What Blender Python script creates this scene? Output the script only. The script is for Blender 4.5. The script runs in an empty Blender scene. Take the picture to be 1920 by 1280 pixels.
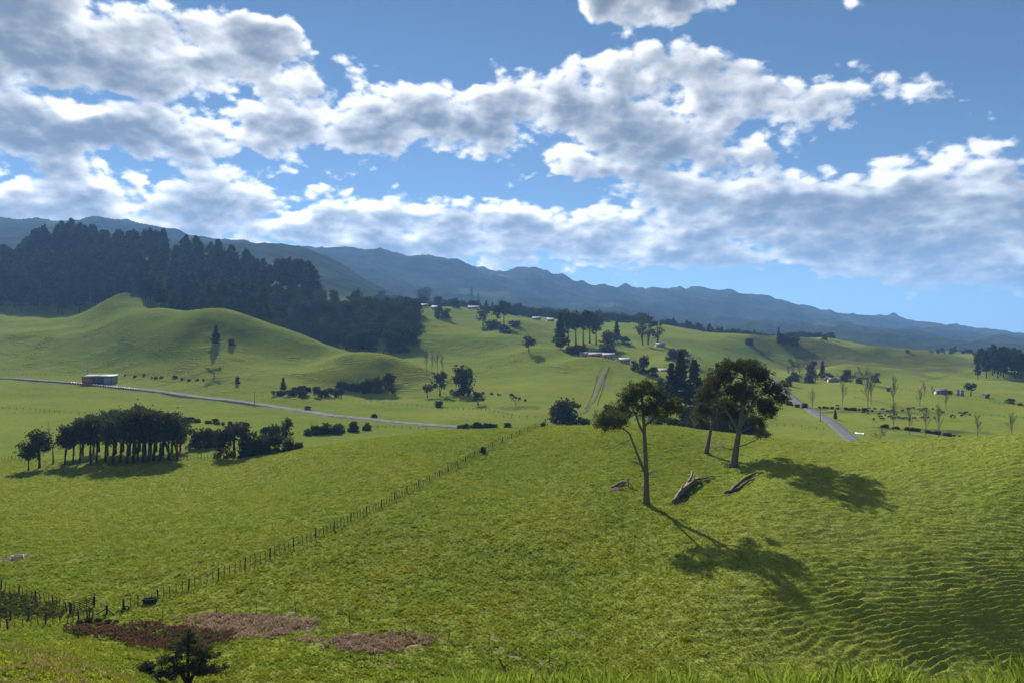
import bpy, math, random
import numpy as np

# ------------------------------------------------------------------ camera, sky, sun, exposure
F = 1450.0            # focal length in photograph pixels (1920 wide)
HZ = 640.0            # horizon row of the photograph
CZ = 60.0             # eye height above datum
SUN_AZ = -18.0        # degrees, left of straight ahead (+Y)
SUN_EL = 32.0
EXPOSURE = 1.15
SKY_STRENGTH = 0.05
SUN_STRENGTH = 5.0

S = bpy.context.scene
COL = S.collection
cam_d = bpy.data.cameras.new('camera')
cam = bpy.data.objects.new('camera', cam_d)
COL.objects.link(cam)
cam.location = (0, 0, CZ)
cam.rotation_euler = (math.radians(90), 0, 0)
cam_d.sensor_width = 36.0
cam_d.lens = 36.0 * F / 1920.0
cam_d.clip_start = 0.2
cam_d.clip_end = 60000.0
S.camera = cam

S.view_settings.view_transform = 'Standard'
S.view_settings.look = 'None'
S.view_settings.gamma = 1.0
S.view_settings.use_curve_mapping = False
S.view_settings.exposure = EXPOSURE
S.render.engine = 'CYCLES'
S.cycles.use_denoising = True
S.cycles.max_bounces = 6
S.cycles.diffuse_bounces = 2
S.cycles.glossy_bounces = 2
S.cycles.transmission_bounces = 4
S.cycles.transparent_max_bounces = 4
S.cycles.volume_bounces = 0
S.cycles.sample_clamp_indirect = 4.0

sa, se = math.radians(SUN_AZ), math.radians(SUN_EL)
SUN_DIR = (math.sin(sa) * math.cos(se), math.cos(sa) * math.cos(se), math.sin(se))
sun_d = bpy.data.lights.new('sun', 'SUN')
sun_d.energy = SUN_STRENGTH
sun_d.angle = math.radians(0.5)
sun_d.color = (1.0, 0.94, 0.84)
sun = bpy.data.objects.new('sun', sun_d)
COL.objects.link(sun)
sun.rotation_euler = (math.radians(90 - SUN_EL), 0, math.radians(180 - SUN_AZ))
sun.location = (-200, 400, 500)


class NT:
    """tiny node-tree writer"""
    def __init__(self, tree):
        self.t = tree
        self.n = tree.nodes
        self.l = tree.links

    def add(self, typ, **kw):
        n = self.n.new(typ)
        for k, v in kw.items():
            setattr(n, k, v)
        return n

    def put(self, sock, v):
        if isinstance(v, bpy.types.NodeSocket):
            self.l.new(v, sock)
        else:
            sock.default_value = v

    def m(self, op, a, b=None, c=None, clamp=False):
        n = self.add('ShaderNodeMath', operation=op, use_clamp=clamp)
        self.put(n.inputs[0], a)
        if b is not None:
            self.put(n.inputs[1], b)
        if c is not None:
            self.put(n.inputs[2], c)
        return n.outputs[0]

    def vm(self, op, a, b=None, out=0):
        n = self.add('ShaderNodeVectorMath', operation=op)
        self.put(n.inputs[0], a)
        if b is not None:
            if op == 'SCALE':
                self.put(n.inputs['Scale'], b)
            else:
                self.put(n.inputs[1], b)
        return n.outputs[out]

    def mix(self, f, a, b, mode='MIX'):
        n = self.add('ShaderNodeMix', data_type='RGBA', blend_type=mode)
        self.put(n.inputs['Factor'], f)
        self.put(n.inputs['A'], a)
        self.put(n.inputs['B'], b)
        return [o for o in n.outputs if o.type == 'RGBA'][0]

    def noise(self, vec, scale, detail=4.0, rough=0.5, dist=0.0, out='Fac', lac=2.0):
        n = self.add('ShaderNodeTexNoise')
        self.put(n.inputs['Vector'], vec)
        n.inputs['Scale'].default_value = scale
        n.inputs['Detail'].default_value = detail
        n.inputs['Roughness'].default_value = rough
        n.inputs['Distortion'].default_value = dist
        n.inputs['Lacunarity'].default_value = lac
        return n.outputs[out]

    def mapr(self, v, a, b, c=0.0, d=1.0, smooth=True):
        n = self.add('ShaderNodeMapRange', interpolation_type='SMOOTHSTEP' if smooth else 'LINEAR')
        n.clamp = True
        self.put(n.inputs['Value'], v)
        n.inputs['From Min'].default_value = a
        n.inputs['From Max'].default_value = b
        n.inputs['To Min'].default_value = c
        n.inputs['To Max'].default_value = d
        return n.outputs['Result']

    def xyz(self, v):
        n = self.add('ShaderNodeSeparateXYZ')
        self.put(n.inputs[0], v)
        return n.outputs

    def comb(self, x, y, z):
        n = self.add('ShaderNodeCombineXYZ')
        for i, q in enumerate((x, y, z)):
            self.put(n.inputs[i], q)
        return n.outputs[0]


# rows of cloud cover ahead (0 clear .. 9 thick), columns run from azimuth tan -0.662 to +0.662
CLOUD_ROWS = [
    (0.560, "6543210000001222210011000"),  # unseen row above the view, thinned to lower the sky's fill light
    (0.441, "9875432100001288861164010"),
    (0.400, "9998998530000334311121100"),
    (0.359, "9999999653235667876432100"),
    (0.317, "7566667667778888888777641"),
    (0.276, "9999889999888878876751341"),
    (0.234, "7776665443567667777528876"),
    (0.193, "7887777665324346788789988"),
    (0.152, "8888888888899988888899999"),
    (0.115, "8888888888888888877889999"),
    (0.083, "7777777777665544443346899"),
    (0.045, "2222222222222222111111111"),
]


def build_world():
    w = bpy.data.worlds.new('World')
    S.world = w
    w.use_nodes = True
    t = NT(w.node_tree)
    t.n.clear()
    out = t.add('ShaderNodeOutputWorld')
    bg = t.add('ShaderNodeBackground')
    t.l.new(bg.outputs[0], out.inputs[0])
    sky = t.add('ShaderNodeTexSky', sky_type='NISHITA')
    sky.sun_disc = False
    sky.sun_elevation = se
    sky.sun_rotation = sa
    sky.altitude = 1500
    sky.air_density = 0.8
    sky.dust_density = 0.0
    sky.ozone_density = 1.5
    tc = t.add('ShaderNodeTexCoord')
    d0 = t.vm('NORMALIZE', tc.outputs['Generated'])

    # cloud cover as a function of direction -----------------------------------------------------
    g = bpy.data.node_groups.new('cloud_cover', 'ShaderNodeTree')
    g.interface.new_socket('Direction', in_out='INPUT', socket_type='NodeSocketVector')
    g.interface.new_socket('Cover', in_out='OUTPUT', socket_type='NodeSocketFloat')
    g.interface.new_socket('Height', in_out='OUTPUT', socket_type='NodeSocketFloat')
    q = NT(g)
    gi = q.add('NodeGroupInput')
    go = q.add('NodeGroupOutput')
    x, y, z = q.xyz(gi.outputs[0])[0:3]
    az = q.m('ARCTAN2', x, y)
    azc = q.m('MINIMUM', q.m('MAXIMUM', az, -0.85), 0.85)
    hr = q.m('SQRT', q.m('SUBTRACT', 1.0, q.m('MULTIPLY', z, z)))
    c = q.m('DIVIDE', z, q.m('MULTIPLY', q.m('MAXIMUM', hr, 0.05), q.m('COSINE', azc)))
    uu = q.m('MULTIPLY_ADD', q.m('TANGENT', azc), 0.5 / 0.70, 0.5)
    cov = None
    rows = CLOUD_ROWS
    for k0 in range(0, len(rows), 3):
        trio = rows[k0:k0 + 3]
        ramp = q.add('ShaderNodeValToRGB')
        ramp.color_ramp.interpolation = 'LINEAR'
        els = ramp.color_ramp.elements
        n = len(trio[0][1])
        els[0].position = (-0.662 / 0.70) * 0.5 + 0.5
        els[1].position = (0.662 / 0.70) * 0.5 + 0.5
        for j in range(1, n - 1):
            els.new(((-0.662 + 1.324 * j / (n - 1)) / 0.70) * 0.5 + 0.5)
        for j, e in enumerate(sorted(els, key=lambda e: e.position)):
            v = [int(r[1][j]) / 9.0 for r in trio]
            e.color = (v[0], v[1], v[2], 1)
        q.put(ramp.inputs[0], uu)
        # weights of three neighbouring rows as one vector
        sep = ramp.outputs['Color']
        wts = []
        for i in range(3):
            k = k0 + i
            ck = rows[k][0]
            if k == 0:
                wts.append(q.mapr(c, rows[1][0], ck, 0.0, 1.0, smooth=False))
            else:
                up = rows[k - 1][0]
                dn = rows[k + 1][0] if k + 1 < len(rows) else ck - (up - ck)
                a_ = q.m('MULTIPLY_ADD', c, -1.0 / (up - ck), up / (up - ck))
                b_ = q.m('MULTIPLY_ADD', c, 1.0 / (ck - dn), -dn / (ck - dn))
                wts.append(q.m('MAXIMUM', q.m('MINIMUM', a_, b_), 0.0))
        term = q.vm('DOT_PRODUCT', sep, q.comb(*wts), out=1)
        cov = term if cov is None else q.m('ADD', cov, term)
    q.put(go.inputs[0], cov)
    q.put(go.inputs[1], c)

    def cover(v):
        n = t.add('ShaderNodeGroup')
        n.node_tree = g
        t.put(n.inputs[0], v)
        return n.outputs[0], n.outputs[1]

    # a gentle warp gives the masses ragged outlines
    wn = t.noise(d0, 8.0, 2.0, 0.6, out='Color')
    wv = t.vm('MULTIPLY', t.vm('SUBTRACT', wn, (0.5, 0.5, 0.5)), (0.060, 0.060, 0.030))
    dw = t.vm('NORMALIZE', t.vm('ADD', d0, wv))
    c0, hgt = cover(dw)
    c1, _ = cover(t.vm('NORMALIZE', t.vm('ADD', dw, t.vm('SCALE', SUN_DIR, 0.05))))

    def billow(v, detail, puff=0.20):
        # billows shrink towards the skyline
        zz = t.m('MAXIMUM', t.xyz(v)[2], 0.0)
        k = t.m('ADD', t.m('DIVIDE', 5.2, t.m('ADD', zz, 0.33)), 4.4)
        p = t.vm('MULTIPLY', t.vm('SCALE', v, k), (1.0, 1.0, 1.35))
        n = t.noise(p, 1.0, detail, 0.56, lac=2.1)
        if not puff:
            return n
        vo = t.add('ShaderNodeTexVoronoi')
        vo.inputs['Scale'].default_value = 2.4
        vo.inputs['Detail'].default_value = 1.0
        vo.inputs['Roughness'].default_value = 0.5
        t.put(vo.inputs['Vector'], t.vm('ADD', p, t.vm('SCALE', wn, 0.6)))
        return t.m('ADD', n, t.m('MULTIPLY', t.m('SUBTRACT', 0.40, vo.outputs['Distance']), puff))

    def thick(b, cv):
        return t.m('ADD', t.m('MULTIPLY', t.m('SUBTRACT', b, 0.5), NOISE_AMP),
                   t.m('MULTIPLY', t.m('SUBTRACT', cv, COVER_MID), COVER_AMP))

    NOISE_AMP, COVER_MID, COVER_AMP = 2.75, 0.465, 1.75
    b0 = billow(d0, 8.0)
    T0 = thick(b0, c0)
    dk = t.vm('NORMALIZE', t.vm('ADD', d0, t.vm('SCALE', SUN_DIR, 0.018)))
    emb = t.m('SUBTRACT', b0, billow(dk, 4.0))
    dk = t.vm('NORMALIZE', t.vm('ADD', d0, t.vm('SCALE', SUN_DIR, 0.042)))
    bd = t.m('MAXIMUM', t.m('ADD', thick(billow(dk, 1.5, 0.0), c1), -0.12), 0.0)
    body = t.m('SUBTRACT', 1.0, t.m('EXPONENT', t.m('MULTIPLY', bd, -3.0)))
    rim = t.m('EXPONENT', t.m('MULTIPLY', t.m('MAXIMUM', T0, 0.0), -1.7))
    lit = t.m('SUBTRACT', 1.0, t.m('MULTIPLY', body, t.m('SUBTRACT', 1.10, t.m('MULTIPLY', rim, 0.85))))
    lit = t.m('ADD', lit, t.m('MULTIPLY', emb, 1.7), clamp=True)
    lit = t.m('POWER', lit, 1.55)
    alpha = t.mapr(T0, -0.06, 0.32)
    # forward scattering: clouds are brighter towards the sun
    cs = t.vm('DOT_PRODUCT', d0, SUN_DIR, out=1)
    fwd = t.mapr(cs, 0.75, 1.0, 0.0, 1.0)
    low = t.mapr(t.xyz(d0)[2], 0.03, 0.20, 1.0, 0.0)
    shade = t.mix(low, CLOUD_SHADE[0], CLOUD_SHADE[1])
    white = t.mix(low, CLOUD_WHITE[0], CLOUD_WHITE[1])
    white = t.mix(fwd, white, CLOUD_WHITE[2])
    ccol = t.mix(lit, shade, white)
    clear = t.mix(1.0, sky.outputs[0], (0.56, 0.67, 0.71, 1), 'MULTIPLY')
    final = t.mix(alpha, clear, ccol)
    t.put(bg.inputs['Color'], final)
    bg.inputs['Strength'].default_value = SKY_STRENGTH
    w.cycles.sampling_method = 'MANUAL'
    w.cycles.sample_map_resolution = 256


# radiance of cloud bodies (before SKY_STRENGTH): high, near the skyline, towards the sun
CLOUD_SHADE = ((1.75, 2.1, 2.6, 1), (2.2, 2.9, 3.6, 1))
CLOUD_WHITE = ((11.0, 11.0, 10.8, 1), (9.8, 9.7, 8.8, 1), (14.0, 13.8, 13.3, 1))


build_world()

# ------------------------------------------------------------------ helpers
rng = np.random.default_rng(7)
random.seed(7)


def perm_noise(x, y, seed=0):
    """2-D gradient noise, about -1..1"""
    r = np.random.default_rng(1000 + seed)
    ang = r.random(4096) * 2 * np.pi
    gx, gy = np.cos(ang), np.sin(ang)
    xi = np.floor(x).astype(np.int64)
    yi = np.floor(y).astype(np.int64)
    xf, yf = x - xi, y - yi
    sx = xf * xf * xf * (xf * (xf * 6 - 15) + 10)
    sy = yf * yf * yf * (yf * (yf * 6 - 15) + 10)

    def gr(ix, iy, dx, dy):
        h = ((ix * 73856093) ^ (iy * 19349663) ^ (seed * 83492791)) & 0x7FFFFFFF
        h = ((h >> 13) ^ h) * 1274126177 & 0x7FFFFFFF
        h = (h ^ (h >> 15)) & 4095
        return gx[h] * dx + gy[h] * dy
    a = gr(xi, yi, xf, yf)
    b = gr(xi + 1, yi, xf - 1, yf)
    c = gr(xi, yi + 1, xf, yf - 1)
    d = gr(xi + 1, yi + 1, xf - 1, yf - 1)
    return 1.5 * ((a + (b - a) * sx) * (1 - sy) + (c + (d - c) * sx) * sy)


def fbm(x, y, octaves=4, seed=0, gain=0.5):
    t, a, f = 0.0, 1.0, 1.0
    for o in range(octaves):
        t = t + a * perm_noise(x * f + 17.3 * o, y * f - 9.1 * o, seed + o)
        a *= gain
        f *= 2.03
    return t


def ridged(x, y, octaves=4, seed=0):
    t, a, f = 0.0, 1.0, 1.0
    for o in range(octaves):
        t = t + a * (1 - 2 * np.abs(perm_noise(x * f + 7.7 * o, y * f + 3.3 * o, seed + o)))
        a *= 0.5
        f *= 2.1
    return t


def sstep(a, b, x):
    t = np.clip((x - a) / (b - a), 0, 1)
    return t * t * (3 - 2 * t)


# ------------------------------------------------------------------ terrain
# control points: photo column, photo row, distance ahead in metres
CP = []


def cp(s):
    for w in s.split():
        a, b, c = w.split(',')
        CP.append((float(a), float(b), float(c)))


# near drop below the bank the photographer stands on
for px in (-250, 0, 240, 480, 720, 960, 1200, 1440, 1680, 1920, 2170):
    cp('%d,1520,10 %d,1500,22' % (px, px))
    if px >= 400:
        cp('%d,1440,42 %d,1350,68' % (px, px))
    if px >= 1300:
        cp('%d,1310,%d' % (px, 76 if px < 1650 else 80))
cp('-250,1380,40 0,1370,40 200,1390,40 -250,1180,64 0,1212,62 100,1236,59 200,1268,57 300,1330,58')
cp('-250,1190,92 0,1196,90 120,1205,88 220,1225,84')
# gully floor and left paddock
cp('350,1284,76 520,1285,77 700,1280,80 880,1278,82 1000,1272,84 1150,1276,83 1300,1276,82 1450,1268,84 1600,1260,88 1760,1252,93 1920,1243,97 2170,1235,97')
cp('280,1196,94 460,1172,98 700,1206,92 155,1138,106 290,1128,107 30,1046,128 -250,1050,128 100,960,168 -250,950,170')
cp('20,872,240 -250,870,240 240,868,242 430,857,248 330,960,165 230,1040,130 480,900,200')
# front hill
cp('400,1086,115 600,1004,131 800,906,162 905,846,190 1020,798,222')
cp('575,838,236 700,822,236 850,806,234 640,880,186')
cp('1250,797,226 1140,797,226 1400,815,207 1500,825,198 1600,828,188 1750,824,171 1920,826,152 2170,830,140')
cp('1212,945,143 1376,875,172 1325,849,185 1165,910,153 1290,922,149 1390,912,155')
for px in (1440, 1560, 1680, 1800, 1920, 2050, 2170):
    # dome profile of the steep right-hand face
    dc, pc = np.interp(px, [1400, 1500, 1600, 1750, 1920, 2170], [207, 198, 188, 171, 152, 140]), np.interp(px, [1400, 1500, 1600, 1750, 1920, 2170], [815, 825, 828, 824, 826, 830])
    db, pb = np.interp(px, [1300, 1450, 1600, 1750, 1920, 2170], [82, 84, 88, 93, 97, 97]), np.interp(px, [1300, 1600, 1920, 2170], [1276, 1260, 1243, 1235])
    zc, zb = -(pc - HZ) / F * dc, -(pb - HZ) / F * db
    for q in (0.18, 0.36, 0.54, 0.72, 0.86):
        zz = zb + (zc - zb) * (1 - (1 - q) ** np.interp(px, [1440, 1700, 1920], [2.1, 1.6, 1.3]))
        dd = db + (dc - db) * q
        CP.append((px, HZ - zz / dd * F, dd))
cp('1000,1000,130 1000,1100,112 1000,1200,95 1000,900,165 700,1080,115 1250,1080,112 1250,1180,95')
# hidden hollow behind the front crest
cp('600,846,268 800,846,268 1000,841,265 1250,841,268 1450,842,255 1650,850,240 1920,862,212 2170,870,200')
# valley floor and left flats
cp('0,850,264 0,780,372 -250,780,372 300,800,336 180,820,305 440,822,300')
cp('900,802,358 650,783,388 477,760,436 300,736,490 188,719,525 100,712,548 0,706,560 -250,700,575')
cp('1000,822,318 1200,818,322 1060,792,382 1200,790,382 1350,800,360 860,772,420 700,758,450')
# left knobs
cp('0,690,602 0,640,700 0,604,800 0,592,870 -250,690,602 -250,640,700 -250,604,800 -250,592,870')
cp('200,684,600 110,642,672 70,598,835 130,610,760 150,594,800 200,563,815 235,546,822 262,557,815 300,578,722 180,620,700')
cp('330,591,674 380,585,655 430,590,650 480,604,646 540,622,640 590,642,632 640,658,624 720,670,614 800,692,600')
cp('300,640,610 410,668,568 400,706,520 330,690,560 500,690,545 460,650,600 560,716,500')
cp('590,668,602 650,668,594 710,680,584 768,704,560 640,724,528 700,741,518 780,740,508 560,730,500 620,755,462 740,762,452')
# forest hollow and forest hill
cp('235,576,900 150,587,905 70,587,910 0,584,910 -250,584,910')
cp('320,606,780 400,613,770 480,626,760 560,642,750 640,662,712 720,674,672')
cp('50,540,1010 50,496,1160 100,510,1060 100,455,1160 180,478,1160 260,484,1140 340,490,1120 420,508,1080 480,534,1040')
cp('300,545,950 400,562,920 480,585,880 200,540,970 0,540,1010 0,512,1160 -250,540,1010 -250,510,1160')
cp('550,548,1000 550,585,890 620,602,860 640,564,980 700,618,830 700,582,950 760,634,770 755,584,905')
cp('100,472,1320 300,508,1320 500,562,1260 650,588,1260 -250,520,1320')
# middle slopes
cp('800,592,905 850,606,870 850,630,790 900,652,755 790,655,740 800,672,690 990,657,708 1000,692,622 900,722,540 860,752,468')
cp('1000,640,775 940,622,830 1060,654,720 1130,672,650 1190,690,600 1240,712,552 1130,702,562 1120,740,478 1230,750,455 1000,740,480')
# behind the middle ridge
cp('800,600,1020 900,625,960 1000,655,880 1090,672,800 1180,694,720 1260,716,650')
cp('800,577,1130 870,580,1140 890,580,1160 960,602,1010 930,616,940 1060,622,990 1000,600,1160 1085,654,840 1130,664,800 1160,642,880 1215,648,880')
cp('1240,656,830 1270,676,720 1200,700,660 1300,745,440 1290,700,600')
cp('1240,611,1160 1340,629,1160 1440,645,1180 1350,660,960 1400,690,820 1440,707,800')
cp('1490,637,1320 1550,632,1330 1620,648,1370 1700,657,1420 1780,660,1500 1560,665,1120 1600,690,950 1700,690,1020 1750,700,900 1650,716,740')
cp('1850,705,880 1920,710,860 2170,715,860 1840,668,1300 1920,668,1300 2170,668,1300')
# right flats
cp('1480,702,790 1500,712,720 1590,718,660 1700,730,600 1800,742,560 1920,760,510 2170,770,500')
cp('1475,737,590 1500,757,495 1550,787,395 1600,829,310 1600,762,480 1700,760,482 1750,782,428 1900,812,362 2170,810,360 1830,790,405 1700,812,350 1450,770,450 1450,800,365')
# country beyond, then the range
cp('0,470,1500 200,480,1500 400,510,1500 600,560,1500 800,580,1600 1000,596,1500 1200,606,1500 1300,622,1500')
cp('-250,470,1500 1500,640,1900 1700,655,2000 1900,660,2200 2170,660,2200 1300,622,1900 1100,604,1900 900,592,1900')
cp('-250,460,2300 0,455,2300 150,455,2300 300,456,2300 430,462,2300 520,464,2300 580,474,2300 630,490,2300 700,536,2250 760,562,2200 850,577,2300')
cp('0,432,2650 200,440,2650 400,468,2650 550,500,2650 650,540,2700 760,558,2800 900,572,2800 1100,590,2900 1300,606,3000 1500,622,3100 1700,634,3300 1920,648,3500 2170,650,3500')
RIDGE = [(-250, 415, 3600), (0, 409, 3500), (60, 416, 3500), (120, 415, 3450), (180, 408, 3400), (212, 416, 3400), (235, 412, 3400), (270, 426, 3400), (330, 431, 3450),
         (420, 442, 3500), (500, 460, 3600), (560, 466, 3650), (612, 461, 3700), (650, 477, 3750), (700, 479, 3800), (760, 490, 3900), (830, 495, 4000),
         (900, 505, 4100), (960, 511, 4200), (1005, 511, 4300), (1050, 529, 4400), (1100, 541, 4500), (1160, 547, 4600), (1250, 549, 4800),
         (1310, 551, 4900), (1400, 562, 5100), (1470, 572, 5300), (1520, 586, 5500), (1580, 600, 5600), (1640, 600, 5800), (1690, 601, 5900),
         (1760, 617, 6100), (1850, 626, 6300), (1920, 632, 6500), (2170, 636, 6500)]
for r in RIDGE:
    r = (r[0], r[1] + float(np.interp(r[0], [300, 620], [14, 0])), r[2])
    CP.append(r)
    CP.append((r[0], 640 - (640 - r[1]) * 0.55, r[2] * 1.35))
    CP.append((r[0], 640 - (640 - r[1]) * 0.10, r[2] * 2.1))
cp('1000,560,3500 1200,578,3700 1400,596,3900 1600,615,4200 1800,632,4600')

CPa = np.array(CP)
cu = (CPa[:, 0] - 960) / F
cv = (CPa[:, 1] - HZ) / F
cl = np.log(CPa[:, 2])
LS = 0.62    # log-distance to column scale


def tps_kernel(r2):
    return 0.5 * r2 * np.log(np.maximum(r2, 1e-12))


_n = len(CPa)
_A = np.zeros((_n + 3, _n + 3))
_px, _py = cu, cl * LS
_A[:_n, :_n] = tps_kernel((_px[:, None] - _px[None]) ** 2 + (_py[:, None] - _py[None]) ** 2) + np.eye(_n) * 2e-4
_A[:_n, _n] = 1
_A[:_n, _n + 1] = _px
_A[:_n, _n + 2] = _py
_A[_n:, :_n] = _A[:_n, _n:].T
_w = np.linalg.solve(_A, np.concatenate([cv, np.zeros(3)]))


def tps_eval(u, ld):
    y = ld * LS
    out = _w[_n] + _w[_n + 1] * u + _w[_n + 2] * y
    for i in range(_n):
        out = out + _w[i] * tps_kernel((u - _px[i]) ** 2 + (y - _py[i]) ** 2)
    return out


U = np.concatenate([[-12, -7, -4, -2.5, -1.7, -1.2, -1.0, -0.9], np.linspace(-0.83, 0.83, 620), [0.9, 1.0, 1.2, 1.7, 2.5, 4, 7, 12]])
LD = np.concatenate([np.linspace(np.log(0.8), np.log(74), 110, endpoint=False),
                     np.linspace(np.log(74), np.log(238), 680, endpoint=False),
                     np.linspace(np.log(238), np.log(1000), 250, endpoint=False),
                     np.linspace(np.log(1000), np.log(14000), 190)])
# coarse spline evaluation, then bicubic-ish refinement by linear interpolation on a dense lattice
Uc = np.linspace(-0.83, 0.83, 200)
Lc = np.linspace(LD[0], LD[-1], 420)
Vc = tps_eval(np.repeat(Uc[None], len(Lc), 0), np.repeat(Lc[:, None], len(Uc), 1))


def cubic_resample(arr, pos):
    """Catmull-Rom along axis 0"""
    n = arr.shape[0]
    i = np.clip(np.floor(pos).astype(int), 0, n - 2)
    t = (pos - i)[:, None]
    p0, p1, p2, p3 = (arr[np.clip(i + k, 0, n - 1)] for k in (-1, 0, 1, 2))
    return 0.5 * (2 * p1 + (p2 - p0) * t + (2 * p0 - 5 * p1 + 4 * p2 - p3) * t * t + (3 * p1 - p0 - 3 * p2 + p3) * t ** 3)


Vg = cubic_resample(Vc, (LD - Lc[0]) / (Lc[1] - Lc[0]))
Vg = cubic_resample(Vg.T, (np.clip(U, -0.83, 0.83) + 0.83) / (Uc[1] - Uc[0])).T
Dg = np.exp(LD)[:, None] * np.ones_like(U)[None]
Ug = U[None] * np.ones_like(LD)[:, None]
X = Ug * Dg
Y = Dg
Z = -Vg * Dg
# the bank under the camera
uc = np.clip(Ug, -0.9, 0.9)
near_z = -1.74 - 0.10 * sstep(0.2, -0.6, uc) + 0.02 * fbm(X * 0.8, Y * 0.8, 3, 3)
edge = 3.75 + 0.25 * fbm(X * 0.6, Y * 0.1, 2, 5)
near_z = near_z - 0.85 * np.maximum(Dg - edge, 0) ** 1.12
wn_ = sstep(np.log(6.5), np.log(12), LD)[:, None]
Z = near_z * (1 - wn_) + Z * wn_
# relief: hills, range, hummocks, sheep tracks
wm = sstep(1500, 3000, Dg)
Z = Z + wm * np.minimum(Dg * 0.014, 58) * (ridged(X / 820, Y / 640, 3, 21) - 0.72)
crown = perm_noise(X / 26, Y / 60, 31) + 0.7 * perm_noise(X / 11, Y / 30, 32)
Z = Z + sstep(1600, 2600, Dg) * 3.6 * crown
wmid = sstep(260, 420, Dg) * (1 - sstep(1300, 1800, Dg))
Z = Z + wmid * (1.5 * fbm(X / 90, Y / 90, 3, 41) + 0.22 * fbm(X / 9, Y / 9, 2, 42))
Z = Z + sstep(650, 900, Dg) * (1 - sstep(1350, 1650, Dg)) * (sstep(0.2, 0.33, Ug) * 6.0 + sstep(-0.12, -0.05, Ug) * (1 - sstep(0.1, 0.2, Ug)) * 2.5) * fbm(X / 120, Y / 190, 3, 44)
for kx, kd, kh, rx, ry in ((395, 640, 4, 55, 26), (690, 572, 8.5, 42, 27), (545, 585, -4, 30, 40), (620, 540, 3.5, 26, 18), (900, 760, 7, 60, 36), (1010, 690, 4.5, 45, 26), (1110, 615, 4, 36, 22), (960, 860, -4, 50, 40),
                           (1340, 980, 8, 80, 50), (1410, 1060, 12, 90, 50), (1560, 1060, 16, 105, 60), (1700, 1120, 16, 110, 65), (1640, 860, 8, 75, 40), (1480, 930, -5, 60, 50), (1780, 930, 8, 80, 45),
                           (180, 690, 4, 45, 25), (60, 720, 3, 40, 22)):
    Z = Z + kh * np.exp(-((X - (kx - 960) / F * kd) / rx) ** 2 - ((Y - kd) / ry) ** 2)
wf = sstep(60, 80, Dg) * (1 - sstep(300, 420, Dg))
Z0 = Z.copy()
Z = Z + wf * (0.16 * fbm(X / 9, Y / 9, 2, 51) + 0.055 * fbm(X / 1.7, Y / 1.7, 2, 52))
# terracettes follow the contours and are strongest on the steep right-hand face
wt = wf * sstep(0.02, 0.34, Ug) * (0.45 + 0.55 * sstep(0.10, 0.45, Ug)) * (1 - sstep(200, 225, Dg))
ph = Z0 / 0.36 + 1.0 * fbm(X / 16, Y / 16, 2, 61) + 0.4 * fbm(X / 3, Y / 3, 2, 62)
fr = ph - np.floor(ph)
tri = np.where(fr < 0.72, fr / 0.72, (1 - fr) / 0.28) - 0.5
Z = Z + wt * 0.30 * tri * (0.6 + 0.5 * perm_noise(X / 6, Y / 6, 63))
hm = perm_noise(X / 2.3, Y / 1.3, 64)
Z = Z + wf * sstep(0.0, 0.3, Ug) * 0.11 * np.maximum(hm, -0.3)
# tracks on the knobs
ph2 = Z / 1.7 + 0.8 * fbm(X / 40, Y / 40, 2, 71)
fr2 = ph2 - np.floor(ph2)
tri2 = np.where(fr2 < 0.7, fr2 / 0.7, (1 - fr2) / 0.3) - 0.5
gy_ = np.gradient(Z, axis=0) / np.gradient(Dg, axis=0)
Z = Z + wmid * sstep(0.10, 0.28, np.abs(gy_)) * (1 - sstep(760, 900, Dg)) * 0.25 * tri2
ZG = Z                     # relative to the eye


def ground_rel(x, y):
    """terrain height relative to the eye at world x, y (arrays or floats)"""
    x = np.asarray(x, float)
    y = np.maximum(np.asarray(y, float), 0.81)
    u = np.clip(x / y, U[0], U[-1])
    ld = np.clip(np.log(y), LD[0], LD[-1])
    i = np.clip(np.searchsorted(LD, ld) - 1, 0, len(LD) - 2)
    j = np.clip(np.searchsorted(U, u) - 1, 0, len(U) - 2)
    yd0, yd1 = np.exp(LD[i]), np.exp(LD[i + 1])
    a = np.clip((y - yd0) / (yd1 - yd0), 0, 1)
    b = (u - U[j]) / (U[j + 1] - U[j])
    return ((ZG[i, j] * (1 - b) + ZG[i, j + 1] * b) * (1 - a) + (ZG[i + 1, j] * (1 - b) + ZG[i + 1, j + 1] * b) * a)


def ground(x, y):
    return ground_rel(x, y) + CZ


_scan = np.exp(np.linspace(np.log(2.0), np.log(7000), 4000))


def hit(px, py, dmin=8.0):
    """distance where the sight line through a photo pixel first meets the ground beyond dmin"""
    u, v = (px - 960) / F, (py - HZ) / F
    ds = _scan[_scan >= dmin]
    z = ground_rel(u * ds, ds)
    k = np.argmax(z >= -v * ds)
    if z[k] < -v * ds[k]:
        k = len(ds) - 1
    return float(ds[k])


def spot(px, py, dmin=8.0, d=None):
    dd = hit(px, py, dmin) if d is None else d
    x = (px - 960) / F * dd
    return x, dd, float(ground(x, dd))


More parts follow.
